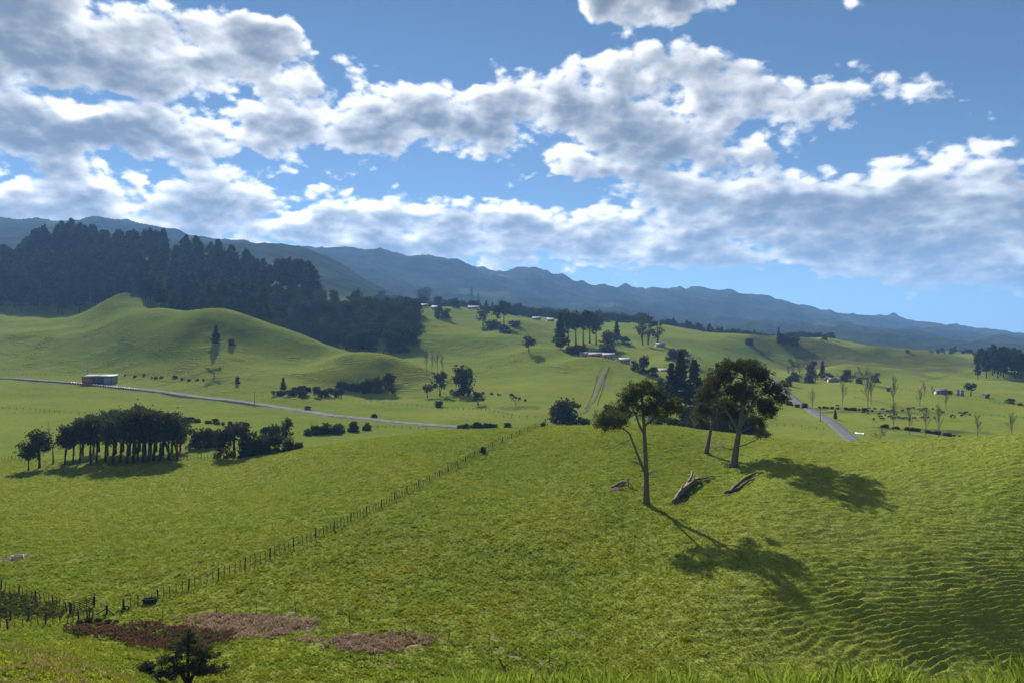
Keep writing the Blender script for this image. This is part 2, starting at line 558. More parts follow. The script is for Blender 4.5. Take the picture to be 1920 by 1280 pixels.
# ------------------------------------------------------------------ mesh plumbing
def mesh_from(name, verts, faces_flat, sizes, mat=None, smooth=False):
    me = bpy.data.meshes.new(name)
    verts = np.asarray(verts, np.float32)
    ff = np.asarray(faces_flat, np.int32)
    sz = np.asarray(sizes, np.int32)
    me.vertices.add(len(verts))
    me.vertices.foreach_set('co', verts.ravel())
    me.loops.add(len(ff))
    me.loops.foreach_set('vertex_index', ff)
    me.polygons.add(len(sz))
    st = np.zeros(len(sz), np.int32)
    st[1:] = np.cumsum(sz)[:-1]
    me.polygons.foreach_set('loop_start', st)
    me.polygons.foreach_set('loop_total', sz)
    if smooth:
        me.polygons.foreach_set('use_smooth', np.ones(len(sz), bool))
    me.update(calc_edges=True)
    me.validate()
    if mat is not None:
        me.materials.append(mat)
    return me


class MB:
    """collects boxes, tubes, prisms and leaves; build() links them as one mesh object"""
    def __init__(self):
        self.v, self.f = [], []

    def n(self):
        return len(self.v)

    def poly(self, pts, faces):
        b = len(self.v)
        self.v.extend([tuple(p) for p in pts])
        self.f.extend([tuple(b + i for i in fc) for fc in faces])

    def box(self, cx, cy, cz, sx, sy, sz, rz=0.0, taper=1.0):
        c, s = math.cos(rz), math.sin(rz)
        pts = []
        for k, tz in ((0, 1.0), (1, taper)):
            for dx, dy in ((-1, -1), (1, -1), (1, 1), (-1, 1)):
                lx, ly = dx * sx / 2 * tz, dy * sy / 2 * tz
                pts.append((cx + lx * c - ly * s, cy + lx * s + ly * c, cz + k * sz))
        self.poly(pts, [(3, 2, 1, 0), (4, 5, 6, 7), (0, 1, 5, 4), (1, 2, 6, 5), (2, 3, 7, 6), (3, 0, 4, 7)])

    def tube(self, path, radii, sides=6, cap=True):
        path = [np.asarray(p, float) for p in path]
        b = len(self.v)
        prev = None
        for i, p in enumerate(path):
            d = path[min(i + 1, len(path) - 1)] - path[max(i - 1, 0)]
            d = d / (np.linalg.norm(d) + 1e-9)
            ref = np.array([0, 0, 1.0]) if abs(d[2]) < 0.9 else np.array([1.0, 0, 0])
            if prev is None:
                a = np.cross(d, ref)
            else:
                a = prev - d * np.dot(prev, d)
            a = a / (np.linalg.norm(a) + 1e-9)
            prev = a
            c = np.cross(d, a)
            for k in range(sides):
                t = 2 * math.pi * k / sides
                q = p + radii[i] * (a * math.cos(t) + c * math.sin(t))
                self.v.append((q[0], q[1], q[2]))
        for i in range(len(path) - 1):
            for k in range(sides):
                k2 = (k + 1) % sides
                self.f.append((b + i * sides + k, b + i * sides + k2, b + (i + 1) * sides + k2, b + (i + 1) * sides + k))
        if cap:
            self.f.append(tuple(b + k for k in reversed(range(sides))))
            e = b + (len(path) - 1) * sides
            self.f.append(tuple(e + k for k in range(sides)))

    def mesh(self, name, mat, smooth=False):
        flat = [i for fc in self.f for i in fc]
        return mesh_from(name, self.v, flat, [len(fc) for fc in self.f], mat, smooth)

    def build(self, name, mat, parent=None, smooth=False):
        return obj(name, self.mesh(name, mat, smooth), parent)


def obj(name, me, parent=None):
    o = bpy.data.objects.new(name, me)
    COL.objects.link(o)
    if parent is not None:
        o.parent = parent
    return o


def tag(o, label=None, cat=None, group=None, kind=None):
    if label:
        o['label'] = label
    if cat:
        o['category'] = cat
    if group:
        o['group'] = group
    if kind:
        o['kind'] = kind
    return o


def empty(name, loc, rz=0.0, sc=1.0):
    o = bpy.data.objects.new(name, None)
    o.empty_display_size = 0.3
    COL.objects.link(o)
    o.location = loc
    o.rotation_euler = (0, 0, rz)
    o.scale = sc if isinstance(sc, tuple) else (sc, sc, sc)
    return o


def leaf_arrays(centers, size, sizevar, r, stretch=1.6, up=0.0):
    """diamond leaves, one quad each, at centers (n,3)"""
    n = len(centers)
    a = r.normal(size=(n, 3))
    a[:, 2] += up
    a /= np.linalg.norm(a, axis=1)[:, None]
    b = r.normal(size=(n, 3))
    b -= a * (a * b).sum(1)[:, None]
    b /= np.linalg.norm(b, axis=1)[:, None]
    s = size * (1 + sizevar * (r.random(n) * 2 - 1))[:, None]
    v = np.empty((n, 4, 3))
    v[:, 0] = centers - a * s * stretch * 0.5
    v[:, 1] = centers + b * s * 0.5
    v[:, 2] = centers + a * s * stretch * 0.5
    v[:, 3] = centers - b * s * 0.5
    return v.reshape(-1, 3)


def leaf_mesh(name, centers, size, sizevar, r, mat, stretch=1.6, up=0.0):
    v = leaf_arrays(np.asarray(centers), size, sizevar, r, stretch, up)
    n = len(v)
    return mesh_from(name, v, np.arange(n), np.full(n // 4, 4), mat)

# ------------------------------------------------------------------ materials
def new_mat(name):
    m = bpy.data.materials.new(name)
    m.use_nodes = True
    t = NT(m.node_tree)
    t.n.clear()
    out = t.add('ShaderNodeOutputMaterial')
    return m, t, out


def solid(name, col, rough=0.8, var=0.25, scale=3.0, spec=0.2, metal=0.0, bump=0.0):
    m, t, out = new_mat(name)
    p = t.add('ShaderNodeBsdfPrincipled')
    tc = t.add('ShaderNodeTexCoord')
    nz = t.noise(tc.outputs['Object'], scale, 4.0, 0.6)
    f = t.mapr(nz, 0.3, 0.7, 1 - var, 1 + var, smooth=False)
    c = t.vm('SCALE', (col[0], col[1], col[2]), f)
    t.put(p.inputs['Base Color'], c)
    p.inputs['Roughness'].default_value = rough
    p.inputs['Specular IOR Level'].default_value = spec
    p.inputs['Metallic'].default_value = metal
    if bump:
        b = t.add('ShaderNodeBump')
        b.inputs['Strength'].default_value = bump
        b.inputs['Distance'].default_value = 0.05
        t.put(b.inputs['Height'], nz)
        t.put(p.inputs['Normal'], b.outputs[0])
    t.put(out.inputs[0], p.outputs[0])
    return m


def leafy(name, col, trans=0.3, var=0.35, hue=0.02, tint=None, patch=None):
    """foliage: diffuse plus light passing through, varying from plant to plant and leaf to leaf"""
    m, t, out = new_mat(name)
    oi = t.add('ShaderNodeObjectInfo')
    geo = t.add('ShaderNodeNewGeometry')
    rnd = t.m('ADD', t.m('MULTIPLY', oi.outputs['Random'], 0.5), t.m('MULTIPLY', geo.outputs['Random Per Island'], 0.5))
    hsv = t.add('ShaderNodeHueSaturation')
    t.put(hsv.inputs['Hue'], t.mapr(oi.outputs['Random'], 0, 1, 0.5 - hue, 0.5 + hue, smooth=False))
    hsv.inputs['Saturation'].default_value = 1.0
    t.put(hsv.inputs['Value'], t.mapr(rnd, 0, 1, 1 - var, 1 + var, smooth=False))
    hsv.inputs['Color'].default_value = (*col, 1)
    if patch is not None:
        pn = t.noise(geo.outputs['Position'], 0.07, 5.0, 0.65)
        t.put(hsv.inputs['Color'], t.mix(t.mapr(pn, 0.36, 0.64), (*col, 1), (*patch, 1)))
    d = t.add('ShaderNodeBsdfDiffuse')
    t.put(d.inputs['Color'], hsv.outputs[0])
    tr = t.add('ShaderNodeBsdfTranslucent')
    warm = t.mix(1.0, hsv.outputs[0], (1.25, 1.15, 0.55, 1) if tint is None else (*tint, 1), 'MULTIPLY')
    t.put(tr.inputs['Color'], warm)
    mx = t.add('ShaderNodeMixShader')
    mx.inputs[0].default_value = trans
    t.put(mx.inputs[1], d.outputs[0])
    t.put(mx.inputs[2], tr.outputs[0])
    t.put(out.inputs[0], mx.outputs[0])
    return m


def terrain_material():
    m, t, out = new_mat('pasture')
    p = t.add('ShaderNodeBsdfDiffuse')
    geo = t.add('ShaderNodeNewGeometry')
    P = geo.outputs['Position']
    at = {}
    for k in ('soil', 'forest', 'rough', 'steps'):
        a = t.add('ShaderNodeAttribute', attribute_name=k)
        at[k] = a.outputs['Fac']
    big = t.noise(P, 0.012, 3.0, 0.55)
    mid = t.noise(P, 0.09, 4.0, 0.6)
    fine = t.noise(P, 0.9, 4.0, 0.65)
    c = t.mix(t.mapr(big, 0.38, 0.62), (0.140, 0.190, 0.030, 1), (0.184, 0.216, 0.037, 1))
    c = t.mix(t.mapr(mid, 0.42, 0.70), c, (0.178, 0.202, 0.045, 1))
    c = t.mix(t.m('MULTIPLY', t.mapr(fine, 0.52, 0.70), 0.38), c, (0.066, 0.086, 0.024, 1))
    c = t.mix(t.m('MULTIPLY', t.mapr(t.noise(P, 0.22, 4.0, 0.7), 0.50, 0.68), 0.32), c, (0.070, 0.098, 0.026, 1))
    # rough grazing, rushes and dry grass, plus painted cloud shade on the right hills
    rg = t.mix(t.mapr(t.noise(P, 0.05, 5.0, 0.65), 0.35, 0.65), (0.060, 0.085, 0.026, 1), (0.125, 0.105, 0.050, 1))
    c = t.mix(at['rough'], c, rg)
    # bare and trampled ground
    sl = t.mix(t.mapr(fine, 0.3, 0.7), (0.12, 0.085, 0.062, 1), (0.26, 0.195, 0.145, 1))
    c = t.mix(at['soil'], c, sl)
    # bush-covered ranges
    fo = t.mix(t.mapr(t.noise(P, 0.012, 5.0, 0.7), 0.35, 0.65), (0.024, 0.036, 0.016, 1), (0.050, 0.062, 0.024, 1))
    fo = t.mix(t.mapr(t.noise(P, 0.0016, 3.0, 0.5), 0.60, 0.68), fo, (0.085, 0.105, 0.035, 1))
    c = t.mix(at['forest'], c, fo)
    t.put(p.inputs['Color'], c)
    p.inputs['Roughness'].default_value = 0.3
    # fine relief: tussock on pasture, crowns on bush
    sc = t.vm('MULTIPLY', P, (1.0, 1.0, 2.2))
    h1 = t.m('MULTIPLY', t.noise(sc, 0.55, 5.0, 0.65), 0.9)
    h2 = t.m('MULTIPLY', t.noise(P, 0.045, 5.0, 0.75), 26.0)
    hh = t.m('ADD', t.m('MULTIPLY', h1, t.m('SUBTRACT', 1.0, at['forest'])), t.m('MULTIPLY', h2, at['forest']))
    # sheep tracks: small steps that follow the contours
    pz = t.m('ADD', t.m('MULTIPLY', t.xyz(P)[2], 0.62), t.m('MULTIPLY', t.noise(P, 0.045, 5.0, 0.62), 7.0))
    fr_ = t.m('FRACT', pz)
    st = t.m('MINIMUM', t.m('MULTIPLY', fr_, 1.4), t.m('MULTIPLY', t.m('SUBTRACT', 1.0, fr_), 3.5))
    hh = t.m('ADD', hh, t.m('MULTIPLY', t.m('MULTIPLY', st, at['steps']), t.m('MULTIPLY', t.mapr(t.noise(P, 0.045, 4.0, 0.65), 0.42, 0.66), 1.5)))
    b = t.add('ShaderNodeBump')
    b.inputs['Strength'].default_value = 0.9
    b.inputs['Distance'].default_value = 1.0
    t.put(b.inputs['Height'], hh)
    t.put(p.inputs['Normal'], b.outputs[0])
    t.put(out.inputs[0], p.outputs[0])
    return m


M = {}
M['pasture'] = terrain_material()
M['bark'] = solid('bark', (0.105, 0.088, 0.076), 0.9, 0.45, 6.0, 0.1, bump=0.6)
M['bark_dark'] = solid('bark_dark', (0.045, 0.038, 0.034), 0.9, 0.4, 2.0, 0.1)
M['twig'] = solid('twig', (0.105, 0.085, 0.078), 0.9, 0.3, 2.0, 0.1)
M['twig_red'] = solid('twig_red', (0.120, 0.075, 0.070), 0.9, 0.3, 2.0, 0.1)
M['dead_wood'] = solid('dead_wood', (0.155, 0.122, 0.096), 0.85, 0.5, 5.0, 0.15, bump=0.5)
M['dark_wood'] = solid('dark_wood', (0.10, 0.078, 0.060), 0.9, 0.4, 5.0, 0.1, bump=0.5)
M['post'] = solid('post_wood', (0.045, 0.040, 0.036), 1.0, 0.35, 4.0, 0.0)
M['wire'] = solid('wire', (0.05, 0.05, 0.05), 1.0, 0.1, 1.0, 0.0)
M['soil'] = solid('turned_soil', (0.085, 0.055, 0.040), 0.95, 0.4, 3.0, 0.05)
M['pine'] = leafy('pine_needles', (0.036, 0.046, 0.024), 0.25, 0.5, 0.03)
M['hero'] = leafy('old_pine_needles', (0.056, 0.066, 0.030), 0.32, 0.5)
M['native'] = leafy('evergreen_leaves', (0.034, 0.043, 0.022), 0.22, 0.40, 0.03)
M['grove'] = leafy('grove_leaves', (0.046, 0.054, 0.030), 0.25, 0.40, 0.03)
M['gum'] = leafy('gum_leaves', (0.045, 0.052, 0.034), 0.28, 0.40)
M['layered'] = leafy('layered_tree_leaves', (0.070, 0.085, 0.046), 0.32, 0.5)
M['bramble'] = leafy('bramble_leaves', (0.075, 0.105, 0.055), 0.25, 0.5)
M['redleaf'] = leafy('red_weed_leaves', (0.105, 0.050, 0.040), 0.25, 0.6, 0.03, (1.1, 0.9, 0.75))
M['deadleaf'] = leafy('dead_weed_stalks', (0.30, 0.215, 0.165), 0.35, 0.5, 0.01, (1.0, 0.95, 0.85))
M['grass'] = leafy('grass_blades', (0.172, 0.228, 0.033), 0.48, 0.30, 0.015, (1.12, 1.10, 0.42), (0.232, 0.250, 0.040))
M['tallgrass'] = leafy('tall_grass_blades', (0.155, 0.205, 0.045), 0.45, 0.45, 0.02, (1.15, 1.10, 0.5))
M['drygrass'] = leafy('dry_grass_blades', (0.24, 0.215, 0.095), 0.35, 0.35, 0.02, (1.1, 1.0, 0.7))
M['gravel'] = solid('gravel_road', (0.15, 0.147, 0.15), 1.0, 0.35, 0.25, 0.0)
M['asphalt'] = solid('chipseal', (0.115, 0.118, 0.128), 1.0, 0.2, 0.5, 0.0)
M['track'] = solid('worn_track', (0.115, 0.112, 0.058), 1.0, 0.35, 0.6, 0.0)
M['iron_light'] = solid('pale_iron', (0.20, 0.19, 0.18), 0.9, 0.15, 0.8, 0.05)
M['iron_rust'] = solid('rusty_iron', (0.24, 0.075, 0.055), 0.6, 0.3, 0.8, 0.3)
M['iron_blue'] = solid('blue_grey_iron', (0.20, 0.24, 0.28), 0.7, 0.2, 0.8, 0.15)
M['iron_dark'] = solid('dark_iron', (0.07, 0.07, 0.08), 0.7, 0.2, 0.8, 0.15)
M['roof_white'] = solid('white_roof', (0.20, 0.21, 0.23), 0.9, 0.1, 0.8, 0.05)
M['wall_cream'] = solid('cream_wall', (0.34, 0.32, 0.29), 0.8, 0.12, 0.8, 0.2)
M['wall_red'] = solid('dull_red_wall', (0.25, 0.10, 0.085), 0.8, 0.15, 0.8, 0.2)
M['glass'] = solid('window_glass', (0.03, 0.035, 0.045), 0.1, 0.1, 1.0, 0.6)
M['concrete'] = solid('concrete', (0.34, 0.34, 0.33), 0.8, 0.15, 2.0, 0.2)
M['water'] = solid('water', (0.05, 0.06, 0.06), 0.05, 0.05, 2.0, 0.6)
M['black_plastic'] = solid('black_plastic', (0.018, 0.019, 0.024), 0.9, 0.2, 2.0, 0.05)
M['bale_wrap'] = solid('silage_wrap', (0.10, 0.11, 0.15), 0.35, 0.2, 2.0, 1.0)
M['bale_red'] = solid('red_silage_wrap', (0.32, 0.035, 0.035), 0.35, 0.2, 2.0, 0.9)
M['cow'] = solid('cow_hide', (0.030, 0.024, 0.022), 0.7, 0.3, 1.0, 0.2)
M['cow_brown'] = solid('brown_cow_hide', (0.11, 0.060, 0.038), 0.7, 0.3, 1.0, 0.2)
M['turq'] = solid('turquoise_plastic', (0.42, 0.66, 0.64), 0.4, 0.1, 1.0, 0.4)

# ------------------------------------------------------------------ the ground sheet
nr, nc = Z.shape
soil = np.zeros_like(Z)
rough = np.zeros_like(Z)
forest = sstep(1350, 1750, Dg)
steps = wmid * sstep(0.08, 0.24, np.abs(gy_)) * (1 - sstep(1000, 1250, Dg))


def blotch(arr, px, py, rx, ry, amp=1.0, seed=0, soft=0.5, dmin=8.0, wob=0.5, wl=3.0):
    """an irregular patch on the ground, radii in metres across and away"""
    x, y, _ = spot(px, py, dmin)
    s = (slice(None), slice(None))
    r = np.sqrt(((X - x) / rx) ** 2 + ((Y - y) / ry) ** 2)
    r = r + wob * fbm(X / wl, Y / wl, 2, 200 + seed)
    np.maximum(arr, amp * sstep(1.0 + soft * 0.3, 1.0 - soft * 0.7, r), out=arr)


blotch(soil, 460, 1171, 8.0, 4.2, 1.0, 1)
blotch(soil, 545, 1176, 4.5, 1.6, 0.9, 2)
blotch(soil, 700, 1206, 6.2, 3.0, 1.0, 3)
blotch(soil, 722, 1247, 1.6, 0.8, 0.8, 4)
blotch(soil, 240, 1258, 1.4, 1.2, 0.6, 5)
blotch(soil, 75, 1235, 1.4, 1.2, 0.6, 6)
blotch(soil, 60, 1268, 2.6, 2.2, 0.30, 8)
blotch(soil, 8, 1255, 2.0, 3.2, 0.35, 9)
blotch(soil, 930, 1196, 1.0, 0.8, 0.7, 7)
blotch(soil, 1085, 1190, 1.8, 1.0, 0.5, 10)
for k_ in range(26):
    q_ = k_ / 25.0
    blotch(soil, 790 + 250 * q_, 1193 + 56 * q_ ** 1.15, 1.0, 0.28, 0.8, 300 + k_, wl=1.2)
blotch(soil, 30, 1045, 2.7, 2.6, 0.95, 11, wob=0.3)
blotch(soil, 180, 1164, 3.2, 1.4, 0.6, 12)
blotch(soil, 1340, 832, 3.6, 2.2, 0.9, 13, dmin=120)
blotch(soil, 1130, 715, 3.6, 38, 0.75, 14, dmin=300, wob=0.2, wl=8)
blotch(rough, 1640, 772, 34, 9, 0.8, 21, dmin=300, wl=14)
blotch(rough, 1740, 806, 26, 8, 0.9, 22, dmin=260, wl=10)
blotch(rough, 1560, 765, 16, 10, 0.8, 23, dmin=260, wl=10)
blotch(rough, 1600, 668, 130, 120, 0.75, 24, dmin=700, wl=60)  # rough grass that also carries painted cloud shade on the right hills
blotch(rough, 1740, 668, 110, 130, 0.65, 25, dmin=700, wl=60)  # second rough patch darkened for cloud shade, further right
blotch(rough, 700, 728, 22, 10, 0.7, 26, dmin=300, wl=12)
blotch(rough, 975, 765, 12, 8, 0.6, 27, dmin=300, wl=10)
rough = np.maximum(rough, 0.9 * sstep(680, 730, Y + 60 * fbm(X / 60, Y / 60, 2, 88)) * (1 - sstep(1000, 1200, Y)) * sstep(-0.06, -0.16, Ug) * sstep(570, 545, 640 + 0 * Y - (ZG / Dg) * F * 1.0))

V = np.stack([X, Y, Z + CZ], -1).reshape(-1, 3)
idx = np.arange(nr * nc).reshape(nr, nc)
quad = np.stack([idx[:-1, :-1], idx[:-1, 1:], idx[1:, 1:], idx[1:, :-1]], -1).reshape(-1, 4)
me = mesh_from('ground', V, quad.ravel(), np.full(len(quad), 4), M['pasture'], smooth=True)
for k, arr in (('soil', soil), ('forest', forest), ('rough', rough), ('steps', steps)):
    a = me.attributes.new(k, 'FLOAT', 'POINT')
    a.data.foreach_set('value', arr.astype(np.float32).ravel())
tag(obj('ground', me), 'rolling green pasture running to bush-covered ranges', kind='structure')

# ground behind and beside the camera
b = MB()
zb = CZ - 1.76
b.poly([(-300, -300, zb - 3), (300, -300, zb + 3), (300, 0.8, zb - 0.02), (-300, 0.8, zb - 0.02)], [(0, 1, 2, 3)])
me = b.mesh('bank', M['pasture'])
tag(obj('bank', me), 'grass bank behind the viewpoint', kind='structure')

# ------------------------------------------------------------------ tree library (unit height 1)
def bend(p0, p1, r, sag=0.12, n=4):
    p0, p1 = np.asarray(p0, float), np.asarray(p1, float)
    L = np.linalg.norm(p1 - p0)
    mid = (p0 + p1) / 2 + r.normal(size=3) * L * 0.07 + np.array([0, 0, -sag * L])
    ts = np.linspace(0, 1, n)
    return [(1 - t) ** 2 * p0 + 2 * t * (1 - t) * mid + t * t * p1 for t in ts]


def cloud_pts(c, rad, n, r, shell=0.55):
    """points in an ellipsoid, denser towards its surface"""
    d = r.normal(size=(n, 3))
    d /= np.linalg.norm(d, axis=1)[:, None]
    q = shell + (1 - shell) * r.random(n)
    q = np.where(r.random(n) < 0.25, q * r.random(n), q)
    return np.asarray(c) + d * q[:, None] * np.asarray(rad)


def clumps_to_leaves(cl, per, spread, r, flat=0.7):
    k = np.repeat(cl, per, 0)
    sp = np.repeat(r.uniform(0.5, 1.6, len(cl)), per)[:, None]
    return k + sp * r.normal(size=k.shape) * np.array([spread, spread, spread * flat])


LIB = {}


def lib_add(kind, trunk, crown):
    LIB.setdefault(kind, []).append((trunk, crown))


def t_conifer(kind, seed, leaf, width=0.16, base=0.30, n_whorl=26, per=46, lean=0.02, peak=0.35, mat='pine', top=1.0, size=0.028, whorl=6):
    """upright pine: bare lower stem, whorls of branches"""
    r = np.random.default_rng(seed)
    tb = MB()
    tipx, tipy = r.normal() * lean, r.normal() * lean
    tb.tube([(0, 0, -0.02), (tipx * 0.3, tipy * 0.3, 0.4), (tipx, tipy, 0.97)], [0.014, 0.010, 0.002], 6)
    cl = []
    for i in range(n_whorl):
        t = base + (1 - base) * (i + r.random() * 0.7) / n_whorl
        s = (t - base) / (1 - base)
        w = width * (np.interp(s, [0, peak, 1], [0.62, 1.0, 0.08])) * (0.75 + 0.5 * r.random())
        for k in range(whorl):
            a = r.random() * 2 * math.pi
            w2 = w * (0.7 + 0.6 * r.random())
            p0 = np.array([tipx * t, tipy * t, t])
            p1 = p0 + np.array([math.cos(a) * w2, math.sin(a) * w2, 0.02 + 0.05 * r.random() * (0.5 + s)])
            tb.tube([p0, p1], [0.0025, 0.001], 3, cap=False)
            for q in (0.5, 0.8, 1.0):
                cl.append(p0 + (p1 - p0) * q)
    cl.append((tipx, tipy, 0.985))
    cl = np.array(cl)
    sel = clumps_to_leaves(cl, max(2, per // 8), 0.016, r, 0.7)
    lib_add(kind, tb.mesh(kind + '_trunk', M['bark_dark']), leaf_mesh(kind + '_crown', sel, size, 0.5, r, M[mat], 1.7, 0.5))


def t_lobed(kind, seed, lobes, trunks, mat, n_clump=70, per=22, spread=0.035, size=0.032, bark='bark_dark', shell=0.6, flat=0.7, thick=0.02, twigs=True):
    """broad crown made of lobes (cx,cy,cz,rx,ry,rz); trunks are lists of points"""
    r = np.random.default_rng(seed)
    tb = MB()
    for tr in trunks:
        n = len(tr)
        tb.tube(tr, [thick * (1.15 - 0.75 * i / (n - 1)) * (1.35 if i == 0 else 1) for i in range(n)], 7)
    allc = []
    vol = np.array([l[3] * l[4] * l[5] for l in lobes]) ** (2 / 3)
    vol = vol / vol.sum()
    for l, v in zip(lobes, vol):
        c = np.array(l[:3])
        base = min((tr[k] for tr in trunks for k in range(max(1, len(tr) // 2), len(tr))), key=lambda p: np.linalg.norm(np.array(p) - c) + 0.6 * max(0, p[2] - c[2])) if trunks else c
        if trunks:
            tb.tube(bend(base, c, r, 0.10), [thick * 0.45, thick * 0.36, thick * 0.28, thick * 0.2], 5, cap=False)
        cl = cloud_pts(c, l[3:6], max(4, int(n_clump * v)), r, shell)
        if twigs and trunks:
            for q in cl[:: 3]:
                tb.tube(bend(c, q, r, 0.05, 3), [thick * 0.18, thick * 0.12, thick * 0.05], 3, cap=False)
        allc.append(cl)
    allc = np.concatenate(allc)
    pts = clumps_to_leaves(allc, per, spread, r, flat)
    tm = tb.mesh(kind + '_trunk', M[bark]) if trunks else None
    lib_add(kind, tm, leaf_mesh(kind + '_crown', pts, size, 0.5, r, M[mat], 1.5))


def rand_lobes(r, n, z0, z1, w, rmin=0.12, rmax=0.22, squash=0.8, skirt=0):
    out = [(0, 0, (z0 + z1) / 2, w * 0.75, w * 0.75, (z1 - z0) * 0.40)]
    for i in range(n):
        a = 2 * math.pi * (i + r.random()) / n
        q = rmin + (rmax - rmin) * r.random()
        z = z0 + q * squash + (z1 - z0 - 2 * q * squash) * r.random()
        s = 1 - 0.55 * abs((z - (z0 + z1) / 2) / ((z1 - z0) / 2)) ** 2
        d = max(0.02, (w - q)) * s * (0.6 + 0.4 * r.random())
        out.append((math.cos(a) * d, math.sin(a) * d, z, q, q, q * squash))
    for i in range(skirt):
        a = 2 * math.pi * (i + r.random()) / skirt
        q = rmin * r.uniform(0.8, 1.3)
        d = w * r.uniform(0.45, 0.8)
        out.append((math.cos(a) * d, math.sin(a) * d, z0 + q * 0.55, q * 1.2, q * 1.2, q * 0.8))
    return out


def t_bare(kind, seed, upright=0.8, bark='twig', depth=5, spread=0.42, r0=0.018, start=0.18, l0=0.30, decay=0.70, kids=3, trunk_n=7):
    """leafless tree: trunk object and a crown of twigs"""
    r = np.random.default_rng(seed)
    tb, cb = MB(), MB()

    def grow(p, d, L, rad, lev, mb):
        q = p + d * L
        mb.tube([p, (p + q) / 2 + r.normal(size=3) * L * 0.04, q], [rad, rad * 0.85, rad * 0.68], 5 if lev == 0 else 3, cap=False)
        if lev >= depth:
            return
        for k in range(kids):
            a = r.normal(size=3)
            a -= d * np.dot(a, d)
            a /= np.linalg.norm(a)
            nd = d * (1 - spread * 0.3) + a * spread * (0.6 + 0.8 * r.random()) + np.array([0, 0, upright * 0.25])
            nd /= np.linalg.norm(nd)
            grow(p + (q - p) * (0.55 + 0.45 * r.random()), nd, L * decay * (0.75 + 0.5 * r.random()), rad * 0.62, lev + 1, cb)
    top = 0.93 if upright > 1.0 else 0.5
    tb.tube([(0, 0, -0.02), (0.01, 0, top * 0.5), (r.normal() * 0.02, r.normal() * 0.02, top)], [r0, r0 * 0.7, r0 * 0.25], 6)
    for i in range(trunk_n):
        t = start + (top - start) * (i + r.random()) / trunk_n
        a = r.random() * 2 * math.pi
        d = np.array([math.cos(a) * spread, math.sin(a) * spread, 0.55 + upright * 0.5])
        d /= np.linalg.norm(d)
        grow(np.array([0, 0, t]), d, l0 * (1.05 - 0.55 * t), r0 * 0.5, 2, cb)
    lib_add(kind, tb.mesh(kind + '_trunk', M[bark]), cb.mesh(kind + '_crown', M[bark]))


for i in range(5):
    t_conifer('plantation', 300 + i, None, width=0.15 + 0.02 * (i % 3), base=0.28 + 0.05 * (i % 2), peak=0.45, n_whorl=24, per=40, size=0.030)
for i in range(3):
    t_conifer('cone', 320 + i, None, width=0.22 + 0.03 * i, base=0.06, peak=0.15, n_whorl=24, per=48, size=0.036, mat='native', whorl=8)
t_conifer('norfolk', 330, None, width=0.20, base=0.08, peak=0.10, n_whorl=18, per=40, size=0.034, mat='pine', whorl=7)
for i in range(4):
    r_ = np.random.default_rng(400 + i)
    t_lobed('round', 410 + i, rand_lobes(r_, 9, 0.03, 1.0, 0.44, 0.13, 0.24, 0.9, 6), [[(0, 0, -0.03), (0.01, 0, 0.25), (0.0, 0.02, 0.55)]], 'native', 170, 20, 0.045, 0.038)
for i in range(3):
    r_ = np.random.default_rng(430 + i)
    t_lobed('umbrella', 440 + i, rand_lobes(r_, 9, 0.24, 1.0, 0.50, 0.14, 0.22, 0.7), [[(0, 0, -0.03), (0.01, 0, 0.25), (0.03, 0.02, 0.55)], [(0.03, 0, -0.03), (0.08, 0.02, 0.2), (0.16, 0.02, 0.5)]], 'native', 90, 20, 0.045, 0.040)
for i in range(5):
    r_ = np.random.default_rng(450 + i)
    t_lobed('grove', 460 + i, rand_lobes(r_, 9, 0.34, 1.0, 0.26 + 0.03 * (i % 3), 0.10, 0.17, 1.1), [[(0, 0, -0.03), (0.01, 0, 0.3), (0.0, 0.02, 0.75)], [(0.01, 0, 0.2), (0.05, 0.03, 0.4), (0.09, 0.02, 0.65)]], 'grove', 110, 18, 0.036, 0.030, thick=0.018)
for i in range(4):
    r_ = np.random.default_rng(480 + i)
    t_lobed('tallpine', 490 + i, rand_lobes(r_, 11, 0.38, 1.0, 0.24, 0.08, 0.14, 0.7), [[(0, 0, -0.03), (0.01, 0, 0.4), (0.0, 0.02, 0.92)]], 'pine', 110, 16, 0.030, 0.028, thick=0.016)
for i in range(2):
    r_ = np.random.default_rng(500 + i)
    t_lobed('gum', 510 + i, rand_lobes(r_, 13, 0.20, 1.0, 0.24, 0.05, 0.10, 0.8)[1:], [[(0, 0, -0.03), (0.02, 0, 0.4), (0.0, 0.02, 0.95)], [(0.01, 0, 0.1), (0.07, 0.03, 0.45), (0.10, 0.02, 0.8)]], 'gum', 90, 14, 0.026, 0.024, thick=0.015)
for i in range(4):
    r_ = np.random.default_rng(520 + i)
    t_lobed('bush', 530 + i, rand_lobes(r_, 8, -0.05, 1.0, 0.62, 0.20, 0.32, 0.8, 6), [[(0, 0, -0.05), (0.02, 0, 0.25), (0.0, 0.05, 0.5)]], 'native', 130, 18, 0.075, 0.066, thick=0.03)
for i in range(2):
    r_ = np.random.default_rng(540 + i)
    t_lobed('sparse', 550 + i, rand_lobes(r_, 9, 0.30, 1.0, 0.66, 0.12, 0.2, 0.6)[1:], [[(0, 0, -0.03), (0.03, 0, 0.2), (0.0, 0.05, 0.5)]], 'grove', 60, 12, 0.05, 0.040, thick=0.025)
for i in range(3):
    t_bare('poplar', 560 + i, upright=1.25, spread=0.34, depth=5, l0=0.27, kids=3, trunk_n=11, r0=0.011)
for i in range(2):
    t_bare('bareround', 570 + i, upright=0.5, spread=0.8, depth=4, l0=0.36, kids=4, trunk_n=7, bark='twig_red', start=0.08, r0=0.022)
for i in range(1):
    t_bare('dead', 580 + i, upright=0.7, spread=0.6, depth=3, l0=0.42, kids=2, trunk_n=5, bark='bark', start=0.4, r0=0.02)


